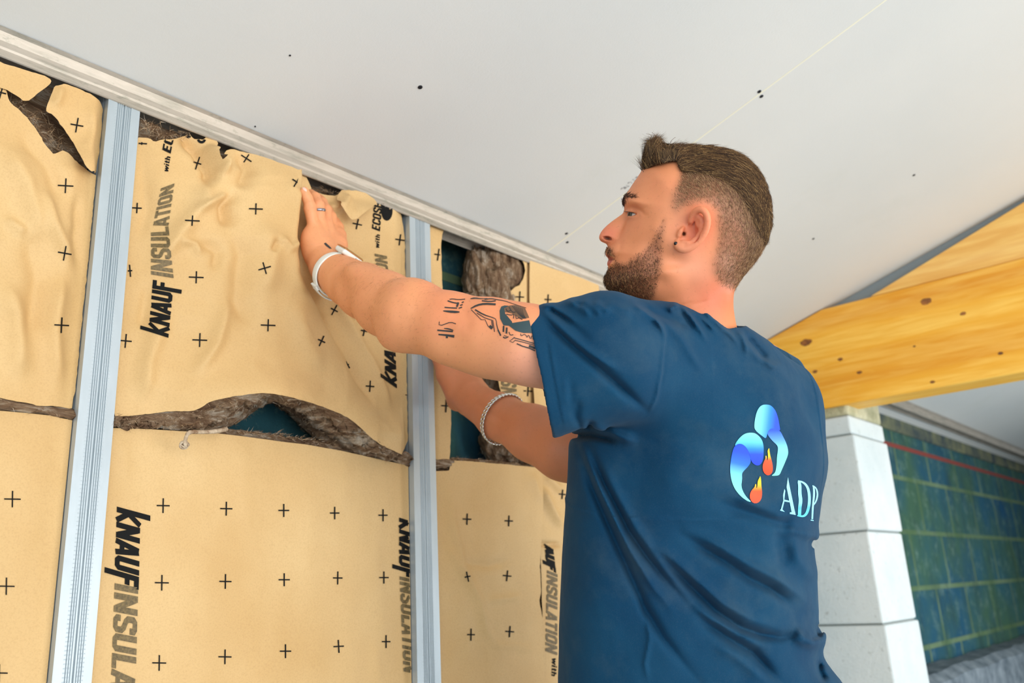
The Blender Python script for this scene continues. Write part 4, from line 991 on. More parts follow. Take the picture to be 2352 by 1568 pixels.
def lids(p):
    up = [(1437, 487, -.004), (1443, 485, .0006), (1450, 484.5, .0012), (1458, 486.5, .0010), (1465, 491, -.0006)]; lo_ = [(1443, 498, .000), (1450, 499, .0004), (1458, 496.5, .0004), (1465, 491.5, -.0004)]
    E = EYEC; r0 = .0120
    def on(u, v, o):                            # on the front of the eyeball at that photo position
        zc = E[2]; x = (u - CX) / FPX * zc - E[0]; y = (CY - v) / FPX * zc - E[1]; return cm(u, v, zc - math.sqrt(max(r0 * r0 - x * x - y * y, 0)) - o)
    a = chain(p, [(on(u, v, o), .0017) for u, v, o in up], .001); b = chain(p, [(on(u, v, o), .0013) for u, v, o in lo_], .001); return np.minimum(a, b)
_ex = (1460.5 - CX) / FPX * 1.17
EYEC = cm(1460.5, 492, zmid(_ex) - head_T(np.array([1456.0]), np.array([492.0]))[0] + .0118 + .0066)
def head_fn(p):
    d = head_core(p); u, v = cuv(p)
    # eyelid opening
    op = Fop(u, v) * p[:, 2] / FPX; slot = np.maximum(-op, np.abs(p[:, 2] - (EYEC[2] - .008)) - .014); d = smax(d, -slot, .0008)
    d = smin(d, grp(p, [EYEC], .02, lids), .0018)
    con = ell(p, nk(1591, 539, .0075), (.0098, .0165, .0105), np.array([[.86, .5, 0], [-.5, .86, 0], [0, 0, 1]])); can = cap(p, nk(1573, 537, .004), nk(1569, 537, -.008), .0030, .0022)
    de = grp(p, [nk(1592, 525, .008)], .055, ear)
    d = smin(d, de, .0025); d = smax(d, -con, .003); d = smax(d, -can, .0015)
    d = smin(d, grp(p, [nk(1592, 525, .008)], .05, lambda q: chain(q, [(nk(a, b, o), r_) for a, b, o, r_ in [(1612, 508, .011, .0028), (1614, 522, .012, .0036), (1607, 540, .011, .0036), (1595, 553, .009, .0036), (1582, 559, .007, .0034)]], .003)), .002)
    scm = cap(p, cm(1650, 615, 1.165), cm(1540, 735, 1.185), .010, .010); d = smin(d, scm, .02)
    return d
Fop = Field([(1440, 490), (1446, 488), (1453, 487.5), (1460, 489), (1465, 491.5), (1459, 494.5), (1452, 496.5), (1446, 496)], .5, 1, 20, 1)
# --- arms ---------------------------------------------------------------------------
LA = ch((752, 612, 1.437, .029), (775, 630, 1.405, .0300), (800, 648, 1.378, .0345), (836, 668, 1.335, .0400), (888, 699, 1.265, .0445), (948, 728, 1.195, .0460), (1035, 751, 1.165, .0445), (1130, 773, 1.14, .0480), (1208, 790, 1.12, .0490), (1250, 802, 1.12, .0450), (1310, 824, 1.125, .041), (1400, 838, 1.135, .038))
def l_arm(p):
    d = chain(p, LA, .02)
    d = smin(d, ell(p, cm(1130, 810, 1.15), (.085, .030, .036), np.array([[.98, -.17, 0], [.17, .98, 0], [0, 0, 1]])), .02)      # triceps
    d = smin(d, ell(p, cm(905, 765, 1.195), (.020, .022, .020)), .018)                                                        # point of the elbow
    d = smin(d, ell(p, cm(860, 655, 1.285), (.055, .022, .034), np.array([[.80, -.45, -.40], [.5, .86, 0], [.35, -.2, .91]])), .02)
    d = smin(d, ell(p, cm(960, 690, 1.205), (.040, .024, .030), np.array([[.95, -.3, 0], [.3, .95, 0], [0, 0, 1]])), .02)
    u, v = cuv(p); d = d + .0012 * creases(u, v, [([(935, 716), (985, 702), (1020, 700)], 1, 10), ([(1062, 700), (1078, 735), (1072, 770)], .8, 12), ([(905, 680), (920, 712), (912, 745)], .6, 14), ([(880, 800), (930, 800)], .6, 10), ([(800, 640), (850, 660), (880, 690)], .35, 9)])
    d = d - .0016 * creases(u, v, [([(860, 690), (845, 712), (830, 700)], 1, 10), ([(1020, 720), (1060, 760)], .6, 16)])
    return d
LH = [  # palm, fingers: metacarpals radiate from the wrist
    ch((752, 612, 1.437, .027), (735, 570, 1.447, .0200), (722, 524, 1.456, .0115)), ch((754, 606, 1.437, .026), (743, 560, 1.462, .0165), (734, 516, 1.473, .0118)),
    ch((758, 602, 1.439, .025), (757, 560, 1.474, .0155), (750, 516, 1.490, .0115)), ch((762, 600, 1.443, .023), (766, 565, 1.482, .0145), (761, 528, 1.506, .0110))]
LFI = [ch((722, 524, 1.456, .0108), (712, 480, 1.453, .0100), (713, 476, 1.453, .0100), (706, 455, 1.449, .0088), (699.5, 440, 1.446, .0080)),
       ch((734, 516, 1.473, .0112), (731, 472, 1.472, .0106), (723, 453, 1.483, .0094), (714, 445, 1.496, .0082)),
       ch((750, 516, 1.490, .0110), (748, 482, 1.500, .0102), (740, 465, 1.515, .0092), (734, 456, 1.527, .0082)),
       ch((761, 528, 1.506, .0108), (760, 498, 1.518, .0100), (752, 482, 1.530, .0090), (747, 474, 1.538, .0080))]
LTH = ch((764, 592, 1.460, .0180), (776, 562, 1.488, .0150), (779, 541, 1.508, .0115), (776, 522, 1.524, .0100), (770, 508, 1.534, .0085))
def l_hand(p):
    d = None
    for c in LH: e = chain(p, c, .006); d = e if d is None else smin(d, e, .010)
    d = smin(d, ell(p, cm(716, 572, 1.450), (.0175, .036, .018), np.array([[.97, .22, 0], [-.22, .97, 0], [0, 0, 1]])), .014)
    d = smin(d, chain(p, LTH[:3], .008), .010)
    for c in LFI: d = smin(d, chain(p, c, .003), .0035)
    d = smin(d, chain(p, LTH[1:], .004), .005)
    u, v = cuv(p)
    d = d + .0016 * creases(u, v, [([(737, 498), (748, 540), (762, 572)], 1, 5), ([(722, 498), (732, 512)], .9, 3), ([(700, 572), (720, 566), (745, 562)], .5, 3), ([(752, 505), (764, 545), (768, 570)], .8, 4)])
    d = d - .0014 * creases(u, v, [([(742, 520), (752, 552)], 1, 4), ([(729, 515), (737, 548)], .8, 4)])
    # nails
    return d
RA = ch((1085, 917, 1.588, .0335), (1148, 957, 1.52, .0385), (1225, 995, 1.46, .0455), (1297, 1030, 1.42, .0500), (1380, 1060, 1.39, .047), (1480, 1010, 1.395, .048), (1620, 920, 1.41, .052), (1740, 860, 1.42, .056))
def r_arm(p):
    d = chain(p, RA, .02); u, v = cuv(p)
    return d + .0018 * creases(u, v, [([(1075, 915), (1130, 950), (1180, 985)], 1, 9)]) - .0012 * creases(u, v, [([(1085, 930), (1140, 975)], 1, 8)])
RH = [ch((1080, 912, 1.592, .030), (1050, 872, 1.620, .0210), (1030, 812, 1.640, .0130)), ch((1084, 908, 1.594, .029), (1062, 868, 1.628, .0190), (1046, 806, 1.648, .0130)),
      ch((1088, 905, 1.598, .027), (1074, 866, 1.638, .0175), (1062, 804, 1.656, .0130)), ch((1092, 905, 1.602, .024), (1084, 868, 1.645, .0165), (1077, 810, 1.664, .0120))]
RFI = [ch((1030, 812, 1.640, .0110), (1020, 768, 1.648, .0098), (1016, 740, 1.654, .0088), (1013, 722, 1.658, .0078)), ch((1046, 806, 1.648, .0110), (1040, 756, 1.656, .0102), (1037, 726, 1.660, .0090), (1035, 706, 1.664, .0080)),
       ch((1062, 804, 1.656, .0110), (1060, 754, 1.664, .0100), (1058, 726, 1.668, .0090), (1056, 708, 1.672, .0080)), ch((1077, 810, 1.664, .0105), (1078, 768, 1.672, .0092), (1078, 744, 1.676, .0080), (1078, 730, 1.68, .0072))]
RTH = ch((1050, 900, 1.600, .0240), (1026, 862, 1.618, .0190), (1010, 826, 1.630, .0130), (1000, 796, 1.638, .0110), (994, 776, 1.642, .0090))
def r_hand(p):
    d = None
    for c in RH: e = chain(p, c, .006); d = e if d is None else smin(d, e, .010)
    d = smin(d, ell(p, cm(1052, 918, 1.612), (.022, .022, .018)), .014)
    d = smin(d, chain(p, RTH, .006), .008)
    for c in RFI: d = smin(d, chain(p, c, .003), .0035)
    return d
def core(p):
    d = chain(p, ch((1610, 800, 1.24, .042), (1590, 900, 1.28, .07), (1590, 1100, 1.28, .095), (1600, 1400, 1.28, .09), (1610, 1640, 1.27, .10)), .03)
    d = smin(d, cap(p, cm(1400, 838, 1.135), cm(1600, 870, 1.29), .036, .03), .02); return smin(d, cap(p, cm(1740, 880, 1.42), cm(1620, 860, 1.30), .04, .04), .02)
HB = [cm(1365, 310, 1.12), cm(1780, 310, 1.12), cm(1365, 870, 1.32), cm(1780, 870, 1.32)]
def body_fn(p):
    d = grp(p, HB, .012, head_fn)
    d = smin(d, grp(p, [a for a, r in LA], .085, l_arm), .012); hp = [a for c in LH + LFI + [LTH] for a, r in c]
    d = smin(d, grp(p, hp, .045, l_hand), .010); d = smin(d, grp(p, [a for a, r in RA], .08, r_arm), .012)
    hp = [a for c in RH + RFI + [RTH] for a, r in c]; d = smin(d, grp(p, hp, .045, r_hand), .010)
    return smin(d, grp(p, [cm(1380, 760, 1.1), cm(1760, 1700, 1.5)], .12, core), .02)
# ------------------------------------------------------------------ build the man
def skin_mat():
    m = Mat('skin', (210, 150, 112), .5, spec=.4); c = m.attr()
    c = m.mix(c, (226, 132, 96), m.math('MULTIPLY', m.math('SUBTRACT', m.noise(42, 4, .6), .5, True), .9, True))
    c = m.mix(c, (150, 92, 62), m.math('MULTIPLY', m.math('SUBTRACT', m.noise(210, 3, .7), .58, True), 1.6, True))
    m.base(c); m.b.inputs['Subsurface Weight'].default_value = .10; m.b.inputs['Subsurface Radius'].default_value = (.010, .004, .002); m.b.inputs['Subsurface Scale'].default_value = 1.0
    m.bump(m.noise(900, 2, .6), .18, .0004); m.bump(m.noise(130, 4, .6), .16, .0008); return m.m
SKIN = skin_mat()
root_w = P(1600, 1400, 1.29)
person = empty('person', (root_w[0], root_w[1], 0), 'man in a navy T-shirt pressing insulation into the wall with both hands', 'person')
bv, bf = sdf_mesh(body_fn, cm(660, 330, 1.03) - [.0, .0, 0] if False else [-.44, -.56, 1.03], [.62, .30, 1.72], .00165)
bu, bvv = cuv(bv)
def lin(c): return np.array(s2l(c))
def lerpc(c, col, w_): return c * (1 - w_[:, None]) + np.asarray(col) * w_[:, None]
cc = np.tile(lin((230, 164, 118)), (len(bv), 1))
ishead = (bv[:, 1] > cm(0, 880, 1.2)[1]) & (bu > 1360) & (bv[:, 2] > 1.09) & (bvv < 860) & (bu < 1800)
isl = (bu < 1500) & ~((bu > 1365) & (bvv < 700)) & (bv[:, 2] < 1.58) & ~((bvv > 800) & (bv[:, 2] > 1.27))
cc = lerpc(cc, lin((244, 180, 152)), isl * smooth(1080, 1240, bu) * smooth(735, 830, bvv))  # paler skin by the sleeve, with the lit underside of the arm painted in
cc = lerpc(cc, lin((236, 152, 112)), isl * smooth(940, 1010, bu) * .5 * smooth(800, 720, bvv))
cc = lerpc(cc, lin((232, 172, 126)), isl * smooth(800, 745, bu) * .8)
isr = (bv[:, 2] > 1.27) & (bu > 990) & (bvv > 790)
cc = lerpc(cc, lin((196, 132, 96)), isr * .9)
hc = ishead.astype(float)
cc = lerpc(cc, lin((220, 150, 108)), hc)
cc = lerpc(cc, lin((196, 104, 72)), hc * (.85 * g2(bu, bvv, 1640, 680, 70, 60) + 0))
cc = lerpc(cc, lin((226, 164, 136)), hc * .5 * g2(bu, bvv, 1590, 600, 40, 60, -20))  # pinkish highlight painted below the ear
cc = lerpc(cc, lin((218, 128, 104)), hc * .75 * g2(bu, bvv, 1396, 536, 26, 24)); cc = lerpc(cc, lin((230, 138, 108)), hc * .8 * (g2(bu, bvv, 1600, 520, 34, 52, 20)) * (bv[:, 2] < 1.15))
cc = lerpc(cc, lin((206, 134, 104)), hc * .6 * g2(bu, bvv, 1455, 478, 20, 10)); cc = lerpc(cc, lin((186, 128, 104)), hc * .5 * g2(bu, bvv, 1448, 502, 14, 6))
cc = lerpc(cc, lin((186, 96, 82)), hc * np.clip(1.2 * (inside(np.c_[bu, bvv], np.array([(1388, 584), (1398, 586), (1410, 594), (1404, 602), (1396, 612), (1390, 608)]))), 0, 1))
# close-cropped hair shades the scalp, stubble shades the jaw
HAIR_P = np.array([(1478, 385), (1500, 378), (1552, 366), (1558, 385), (1556, 410), (1540, 430), (1535, 470), (1548, 500), (1568, 482), (1592, 470), (1615, 468), (1636, 480), (1642, 510), (1640, 560), (1628, 620), (1640, 650), (1690, 676), (1800, 660), (1800, 300), (1470, 300)], float)
F_HAIR = Field(HAIR_P, 3, 6, 60, 1); fh = F_HAIR(bu, bvv); earm = np.clip(1.3 * g2(bu, bvv, 1598, 524, 34, 52, 22), 0, 1) > .62
scal = smooth(-8, 26, fh); DK = Field([(1478, 392), (1552, 366), (1562, 398), (1640, 402), (1690, 436), (1728, 490), (1742, 560), (1728, 620), (1800, 640), (1800, 290), (1460, 290)], 3, 8, 60, 1); dk = DK(bu, bvv)
cc = lerpc(cc, lin((142, 102, 76)), hc * .86 * scal * ~earm); cc = lerpc(cc, lin((74, 52, 40)), hc * np.clip(smooth(-60, 22, dk) ** 1.6, 0, .94) * scal * ~earm)
BEARD_P = np.array([(1388, 566), (1400, 562), (1412, 570), (1415, 590), (1430, 604), (1452, 590), (1476, 574), (1498, 548), (1512, 520), (1524, 496), (1534, 500), (1528, 540), (1524, 570), (1524, 610), (1516, 650), (1500, 700), (1470, 706), (1380, 690), (1372, 640), (1390, 612), (1404, 606), (1406, 592), (1392, 584)], float)
F_BEARD = Field(BEARD_P, 2, 4, 60, 1); fb = F_BEARD(bu, bvv); front_lip = ~inside(np.c_[bu, bvv], np.array([(1380, 583), (1412, 588), (1414, 600), (1398, 614), (1380, 612)]))
cc = lerpc(cc, lin((128, 88, 66)), hc * .62 * smooth(-5, 16, fb) * front_lip)
cc = lerpc(cc, lin((84, 56, 40)), hc * .55 * smooth(0, 20, fb) * np.clip(g2(bu, bvv, 1420, 650, 60, 26, -10) + g2(bu, bvv, 1396, 572, 10, 8), 0, 1) * front_lip)
cc = cc * np.array([1.0, .86, .77])
cc = lerpc(cc, lin((60, 34, 24)), hc * .9 * (np.clip(1.3 * g2(bu, bvv, 1395, 547, 8, 3.6, 12) + .8 * g2(bu, bvv, 1571, 537, 5, 6), 0, 1)))  # nostril and ear canal painted dark for the shade inside
cc = lerpc(cc, lin((120, 52, 44)), hc * .8 * np.exp(-(poly_dist(np.c_[bu, bvv], np.array([(1390, 596), (1401, 597), (1411, 595)])) / 2.2) ** 2))
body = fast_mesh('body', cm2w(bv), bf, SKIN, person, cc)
print('body', len(bv), len(bf))
BVH_BODY = BVHTree.FromPolygons([tuple(x) for x in cm2w(bv)], [tuple(map(int, q)) for q in bf])

# eye
def sphere(name, c, r, mat, parent, colf=None, label=None, sub=4):
    bm = bmesh.new(); bmesh.ops.create_icosphere(bm, subdivisions=sub, radius=r); p = np.array([x.co[:] for x in bm.verts]); fs = [[x.index for x in f.verts] for f in bm.faces]; bm.free()
    return mkobj(name, p + c, fs, mat, parent, True, colors=(colf(p) if colf else None), label=label)
EYEM = Mat('eye', (230, 225, 220), .15); EYEM.base(EYEM.attr())
def eyecol(p):
    q = p / np.linalg.norm(p, axis=1)[:, None]; g = M @ np.array([-.90, .02, .42]) ; c = q @ _n(g); o = np.tile(lin((196, 184, 172)), (len(p), 1))
    o[c > .84] = lin((70, 76, 72)); o[c > .965] = lin((12, 12, 14)); return o
sphere('eye', cm2w(EYEC)[0], .0118, EYEM.m, person, eyecol, sub=5)
zc_ = 2 * zmid(EYEC[0]) - EYEC[2]; sphere('eye', cm2w(np.array([EYEC[0], EYEC[1], zc_]))[0], .0118, EYEM.m, person, eyecol, sub=4)

# strands ---------------------------------------------------------------------------
HAIRM = Mat('hair', (90, 66, 46), .65, spec=.18); HAIRM.base(HAIRM.attr())
mev = body.data; N3 = np.zeros(len(mev.vertices) * 3, np.float32); mev.vertices.foreach_get('normal', N3); BN = (N3.reshape(-1, 3) @ M) * [1, 1, -1]
def strands(name, mask, count, length, flow, lift, wd, pal, pw, seed, parent, curl=.25, label=None, K=4, prob=None, src=None):
    r_ = np.random.default_rng(seed); idx = np.flatnonzero(mask); sv, sn = (bv, BN) if src is None else src
    pr = None
    if prob is not None: pr = prob[idx]; pr = pr / pr.sum()
    i = r_.choice(idx, count, p=pr); p = sv[i] + r_.normal(0, .0009, (count, 3)); nrm = sn[i]; u, v = cuv(p)
    fl = flow(u, v, r_); fl = fl - nrm * (fl * nrm).sum(1)[:, None]; fl /= np.linalg.norm(fl, axis=1)[:, None] + 1e-6
    L = length(u, v) * r_.uniform(.6, 1.25, count); lf = lift(u, v); d = fl + nrm * lf[:, None] + r_.normal(0, curl, (count, 3)); d /= np.linalg.norm(d, axis=1)[:, None]
    bend = r_.normal(0, curl * .7, (count, 3)); side = np.cross(d, [0, 0, 1.0]); side /= np.linalg.norm(side, axis=1)[:, None] + 1e-6
    V = np.zeros((count, K, 2, 3)); q = p - nrm * .0005
    for j in range(K):
        ww = wd * (1 - .85 * j / (K - 1)); V[:, j, 0] = q - side * ww; V[:, j, 1] = q + side * ww
        d = d + (bend + fl * .35 - nrm * lf[:, None] * .25) / K; d /= np.linalg.norm(d, axis=1)[:, None]; q = q + d * (L / (K - 1))[:, None]
    base = np.arange(count)[:, None] * K * 2; F = []
    for j in range(K - 1): F.append(np.concatenate([base + 2 * j, base + 2 * j + 1, base + 2 * j + 3, base + 2 * j + 2], 1))
    F = np.concatenate(F); pal = np.array([s2l(c) for c in pal]); C = np.repeat(pal[r_.choice(len(pal), count, p=pw)] * r_.uniform(.8, 1.2, (count, 1)), K * 2, 0)
    return fast_mesh(name, cm2w(V.reshape(-1, 3)), F, HAIRM.m, parent, C, label, smooth=False)
dirv = lambda x, y, z=0: np.array([x, y, z], float)
def flow_side(u, v, r_):
    n_ = len(u); t = smooth(1560, 1740, u)[:, None]; down = smooth(430, 620, v)[:, None]
    return dirv(.25, -.95) * (1 - t) + dirv(.1, -1) * t + dirv(.55, .1) * (1 - down) * .6 - dirv(.35, 0) * down * t
skullm = (hc > 0) & (fh > 2) & ~earm
strands('hair', skullm & (dk < 30), 60000, lambda u, v: .0036 + .0034 * smooth(-60, 20, DK(u, v)), flow_side, lambda u, v: np.full(len(u), .28), .00013,
        [(76, 52, 36), (112, 80, 54), (150, 114, 78), (190, 154, 112)], (.25, .35, .27, .13), 1, person, .3, 'cropped hair at the side and back of the head', 3, prob=smooth(0, 20, fh) * (.45 + .55 * smooth(-90, 0, dk)))
# the longer hair on top: a combed mass with strands growing out of it
HTOP = [(1476, 396), (1478, 376), (1480, 356), (1486, 338), (1496, 328), (1508, 324), (1520, 330), (1532, 333), (1560, 335), (1600, 335), (1640, 338), (1680, 346), (1712, 362), (1738, 386), (1756, 416), (1767, 450), (1771, 486), (1770, 520), (1761, 556), (1744, 588), (1720, 612), (1640, 660), (1500, 560), (1476, 470)]
F_HTOP = Field(HTOP, 2, 1, 60, 1)
HLOW = Field([(1474, 396), (1484, 389), (1510, 377), (1534, 369), (1553, 366), (1558, 384), (1566, 396), (1600, 396), (1640, 404), (1680, 428), (1708, 462), (1726, 500), (1746, 545), (1768, 580), (1850, 600), (1850, 250), (1440, 250), (1440, 396)], 2, 3, 60, 1)
def hair_fn(p):
    u, v = cuv(p); W, R = idw(u, v, HC); zc = zmid(p[:, 0]); lw = HLOW(u, v); q = np.where(p[:, 2:3] > zc[:, None], p * [1, 1, -1], p)
    W = W + .0042 * smooth(0, 90, lw) + .0016 * smooth(-6, 14, lw) - .0012; W = W * (1 - .22 * smooth(1560, 1490, u) * smooth(360, 330, v))
    d = infl(p, F_HTOP, W, R, zc); st = fbm(np.c_[u * .03 + v * .09, v * .03 - u * .012 * smooth(1560, 1600, u), p[:, 2] * 60], 1.2, 77, 4)
    fr = smooth(1600, 1540, u); s1 = fbm(np.c_[u * .16, v * .02, p[:, 2] * 120], 1, 78, 3); s2 = fbm(np.c_[u * .03 - v * .05, v * .15 - u * .04, p[:, 2] * 120], 1, 79, 3)
    d = d - .0030 * (s1 * fr + s2 * (1 - fr)) * smooth(-2, 20, lw)
    return smax(d, -lw * p[:, 2] / FPX, .002)
hv, hf_ = sdf_mesh(hair_fn, [.14, .08, 1.08], [.40, .32, 1.32], .0015)
hu, hvv = cuv(hv); hcol = np.tile(lin((62, 44, 30)), (len(hv), 1)); nzc = fbm(np.c_[hu * .05 - hvv * .10, hvv * .12, hv[:, 2] * 80], 1.5, 5, 4)
hcol = lerpc(hcol, lin((120, 90, 56)), np.clip(.2 + nzc * 1.5, 0, .8) * (.4 + .6 * smooth(420, 360, hvv)))
HAIRCAP = Mat('hair_mass', (80, 58, 42), .8, spec=.1); HAIRCAP.base(HAIRCAP.attr()); HAIRCAP.bump(HAIRCAP.noise(700, 3, .7, (1, 1, 1)), .6, .001)
ho = fast_mesh('hair', cm2w(hv), hf_, HAIRCAP.m, person, hcol, 'combed longer hair on top of the head')
N3 = np.zeros(len(hv) * 3, np.float32); ho.data.vertices.foreach_get('normal', N3); HN = (N3.reshape(-1, 3) @ M) * [1, 1, -1]
def flow_top(u, v, r_):
    t = smooth(1520, 1600, u)[:, None]; s = smooth(1650, 1770, u)[:, None]
    return dirv(-.15, .9, 0) * (1 - t) + (dirv(.95, -.30) * (1 - s) + dirv(.45, -.95) * s) * t
hl = HLOW(hu, hvv)
strands('hair', hl > 1, 36000, lambda u, v: .016 + .004 * smooth(1580, 1500, u) - .008 * smooth(1690, 1750, u), flow_top, lambda u, v: .15 + .25 * smooth(1580, 1500, u), .00017,
        [(44, 29, 18), (78, 54, 32), (118, 86, 50), (168, 132, 84)], (.36, .36, .20, .08), 2, person, .16, 'longer dark blond hair on top of the head', 5, src=(hv, HN))
strands('hair', (hl > 1) & (hvv < 372) & (hu < 1640) & (HN[:, 1] > .2), 1500, lambda u, v: .010 + .008 * smooth(1560, 1500, u), lambda u, v, r_: dirv(.0, 1.0) + dirv(1.0, 0) * r_.uniform(-.5, .9, (len(u), 1)), lambda u, v: np.full(len(u), .9), .00026,
        [(50, 36, 26), (92, 70, 48), (134, 106, 70)], (.45, .35, .20), 3, person, .30, 'raised tousled tips of the quiff', 6, src=(hv, HN))
strands('hair', (hl > 1) & (hu < 1500), 900, lambda u, v: np.full(len(u), .020), lambda u, v, r_: dirv(-.25, .95) + dirv(1.0, 0) * r_.uniform(-.2, .2, (len(u), 1)), lambda u, v: np.full(len(u), .25), .00026,
        [(50, 36, 26), (92, 70, 48), (134, 106, 70)], (.45, .35, .20), 31, person, .2, 'front edge of the quiff over the forehead', 6, src=(hv, HN))
# a few long stray hairs
mb = MB()
for pts in ([(1522, 345), (1520, 330), (1508, 312), (1497, 304)], [(1534, 350), (1530, 332), (1518, 314), (1484, 307)], [(1534, 345), (1540, 325), (1548, 317), (1552, 315)], [(1560, 345), (1562, 332), (1572, 326), (1586, 333)], [(1478, 395), (1472, 380), (1474, 362), (1480, 345)], [(1590, 345), (1592, 334), (1600, 330), (1608, 336)]):
    mb.tube(cm2w(np.array([cm(u, v, HZ - .02) for u, v in chaikin(pts, 3)])), np.linspace(.0005, .0002, len(chaikin(pts, 3))), 4)
mb.build('hair', Mat('stray_hair', (92, 66, 46), .4).m, person, True, 'stray hairs standing up over the quiff')
lipm = front_lip
strands('beard', (hc > 0) & (fb > -1) & lipm, 17000, lambda u, v: .0032 + .0045 * smooth(1500, 1400, u), lambda u, v, r_: dirv(-.12, -1) + dirv(.25, 0) * r_.normal(0, 1, (len(u), 1)), lambda u, v: np.full(len(u), .55), .00019,
        [(44, 30, 22), (84, 56, 36), (134, 96, 60), (176, 134, 88)], (.42, .32, .18, .08), 4, person, .35, 'short brown beard and moustache', 3, prob=smooth(-2, 14, fb) * (.35 + .65 * np.clip(g2(bu, bvv, 1430, 645, 90, 40, -12) + g2(bu, bvv, 1396, 574, 14, 12), 0, 1)))
brow = np.exp(-(poly_dist(np.c_[bu, bvv], np.array([(1431, 466), (1435, 455), (1444, 450), (1456, 453)])) / 4.5) ** 2) * (bv[:, 2] < HZ + .06)
strands('eyebrow', (hc > 0) & (brow > .25), 900, lambda u, v: np.full(len(u), .0065), lambda u, v, r_: dirv(.8, -.3) + dirv(0, 1) * r_.normal(0, .3, (len(u), 1)), lambda u, v: np.full(len(u), .3), .00022, [(52, 34, 26), (84, 56, 40)], (.6, .4), 5, person, .2, K=3, prob=brow)
mb = MB(); r_ = np.random.default_rng(3)
for k in range(26):
    u = 1439 + 20 * k / 25; v = 486.5 + (k / 25) ** 2 * 3.0; E0_ = cm(u, v, EYEC[2] - .0128); t_ = E0_ + np.array([-.0042 - .002 * r_.random(), .0012, -.002]); mb.tube(cm2w(np.array([E0_, (E0_ + t_) / 2 + [0, -.0008, 0], t_])), [.00022, .00016, .00008], 4)
mb.build('eyelashes', Mat('lashes', (40, 28, 22), .5).m, person)
# forearm hair
fa = isl & (bu < 1000) & (bu > 770) & (bv[:, 2] < 1.42)
strands('arm_hair', fa, 2600, lambda u, v: np.full(len(u), .006), lambda u, v, r_: dirv(-.8, -.55) + r_.normal(0, .3, (len(u), 3)), lambda u, v: np.full(len(u), .12), .00007, [(150, 100, 60), (180, 130, 80)], (.5, .5), 6, person, .3, K=3)

# ------------------------------------------------------------------ decals laid on a surface by looking at it from the photo position
def decal(polys, bvh, mat_list, name, parent, off=.0004, step=3.0, colf=None, label=None, holes=None, maxd=None):
    V = []; F = []; MI = []; C = []
    for poly, mi in polys:
        poly = np.asarray(poly, float); b = np.concatenate([resample(np.array([poly[i], poly[(i + 1) % len(poly)]]), max(2, int(np.linalg.norm(poly[(i + 1) % len(poly)] - poly[i]) / step) + 1))[:-1] for i in range(len(poly)) if np.linalg.norm(poly[(i + 1) % len(poly)] - poly[i]) > 1e-6])
        lo = b.min(0); hi = b.max(0); gx, gy = np.meshgrid(np.arange(lo[0] + step / 2, hi[0], step), np.arange(lo[1] + step / 2, hi[1], step)); g = np.c_[gx.ravel(), gy.ravel()]
        if len(g): g = g[inside(g, b) & (poly_dist(g, np.vstack([b, b[:1]])) > step * .4)]
        allp = np.vstack([b, g]) if len(g) else b
        vs, _, fs, _, _, _ = delaunay_2d_cdt([Vector(x) for x in allp], [], [list(range(len(b)))], 1, 1e-5)
        vs = np.array([tuple(x) for x in vs]); R_ = rays(vs[:, 0], vs[:, 1]); pos = np.zeros((len(vs), 3)); ok = np.zeros(len(vs), bool)
        for k in range(len(vs)):
            h_, nn, _, dd = bvh.ray_cast(Vector(EYE), Vector(R_[k]))
            if h_ is not None:
                ok[k] = True; nn = np.array(nn); vd = _n(R_[k]); 
                if nn @ vd > 0: nn = -nn
                o2 = off * (1.0 if mi == 0 else .45 if mi == 2 else .7); pos[k] = np.array(h_) - vd * o2 * 1.2 + nn * o2 * .5
        cen = w2cm(pos)[:, 2]; o = len(V); V += list(pos)
        for f in fs:
            if all(ok[i] for i in f) and (max(cen[i] for i in f) - min(cen[i] for i in f)) < .02: F.append(tuple(i + o for i in f)); MI.append(mi)
        if colf is not None: C += list(colf(vs[:, 0], vs[:, 1], mi))
    return mkobj(name, V, F, mat_list, parent, True, MI, np.array(C) if colf else None, label)
def thick(pts, t, sm=2):
    p = np.asarray(pts, float); p = chaikin(p, sm) if sm else p; tt = np.interp(np.linspace(0, 1, len(p)), np.linspace(0, 1, len(np.atleast_1d(t))), np.atleast_1d(t)) if np.ndim(t) else np.full(len(p), t)
    d = np.gradient(p, axis=0); d /= np.linalg.norm(d, axis=1)[:, None] + 1e-9; n_ = np.c_[-d[:, 1], d[:, 0]]
    return np.vstack([p + n_ * tt[:, None] / 2, (p - n_ * tt[:, None] / 2)[::-1]])
zz = lambda pts: [(960 + x / 7.84, 660 + y / 7.84) for x, y in pts]
TI = Mat('tattoo_ink', (46, 46, 46), .5).m; TI2 = Mat('faded_tattoo_ink', (44, 66, 70), .5).m; TI3 = Mat('tattoo_shading', (112, 80, 56), .5).m
tat = []
def tl(pts, t, mi=0, sm=1): tat.append((thick(zz(pts), np.asarray(t) / 7.84 if np.ndim(t) else t / 7.84, sm), mi))
tl([(570, 215), (620, 205), (740, 222), (850, 210)], 14); tl([(535, 240), (640, 275), (720, 285)], 20); tl([(730, 270), (700, 350)], 34, 0, 0); tl([(480, 358), (600, 368), (705, 372)], 20); tl([(455, 422), (640, 440), (750, 442)], [14, 46, 16])
tl([(790, 275), (825, 258)], 20, 0, 0); tl([(760, 325), (805, 308)], 20, 0, 0); tl([(735, 375), (795, 355)], 20, 0, 0)
tl([(385, 615), (380, 670), (430, 680), (560, 632), (620, 632), (685, 655)], 14, 0, 0); tl([(350, 768), (480, 780), (630, 792)], 26, 0, 0); tl([(470, 735), (560, 745), (640, 772)], [10, 26, 12]); tl([(370, 845), (520, 858), (655, 880)], [24, 34, 48], 0, 0); tl([(520, 860), (522, 912)], 34, 0, 0)
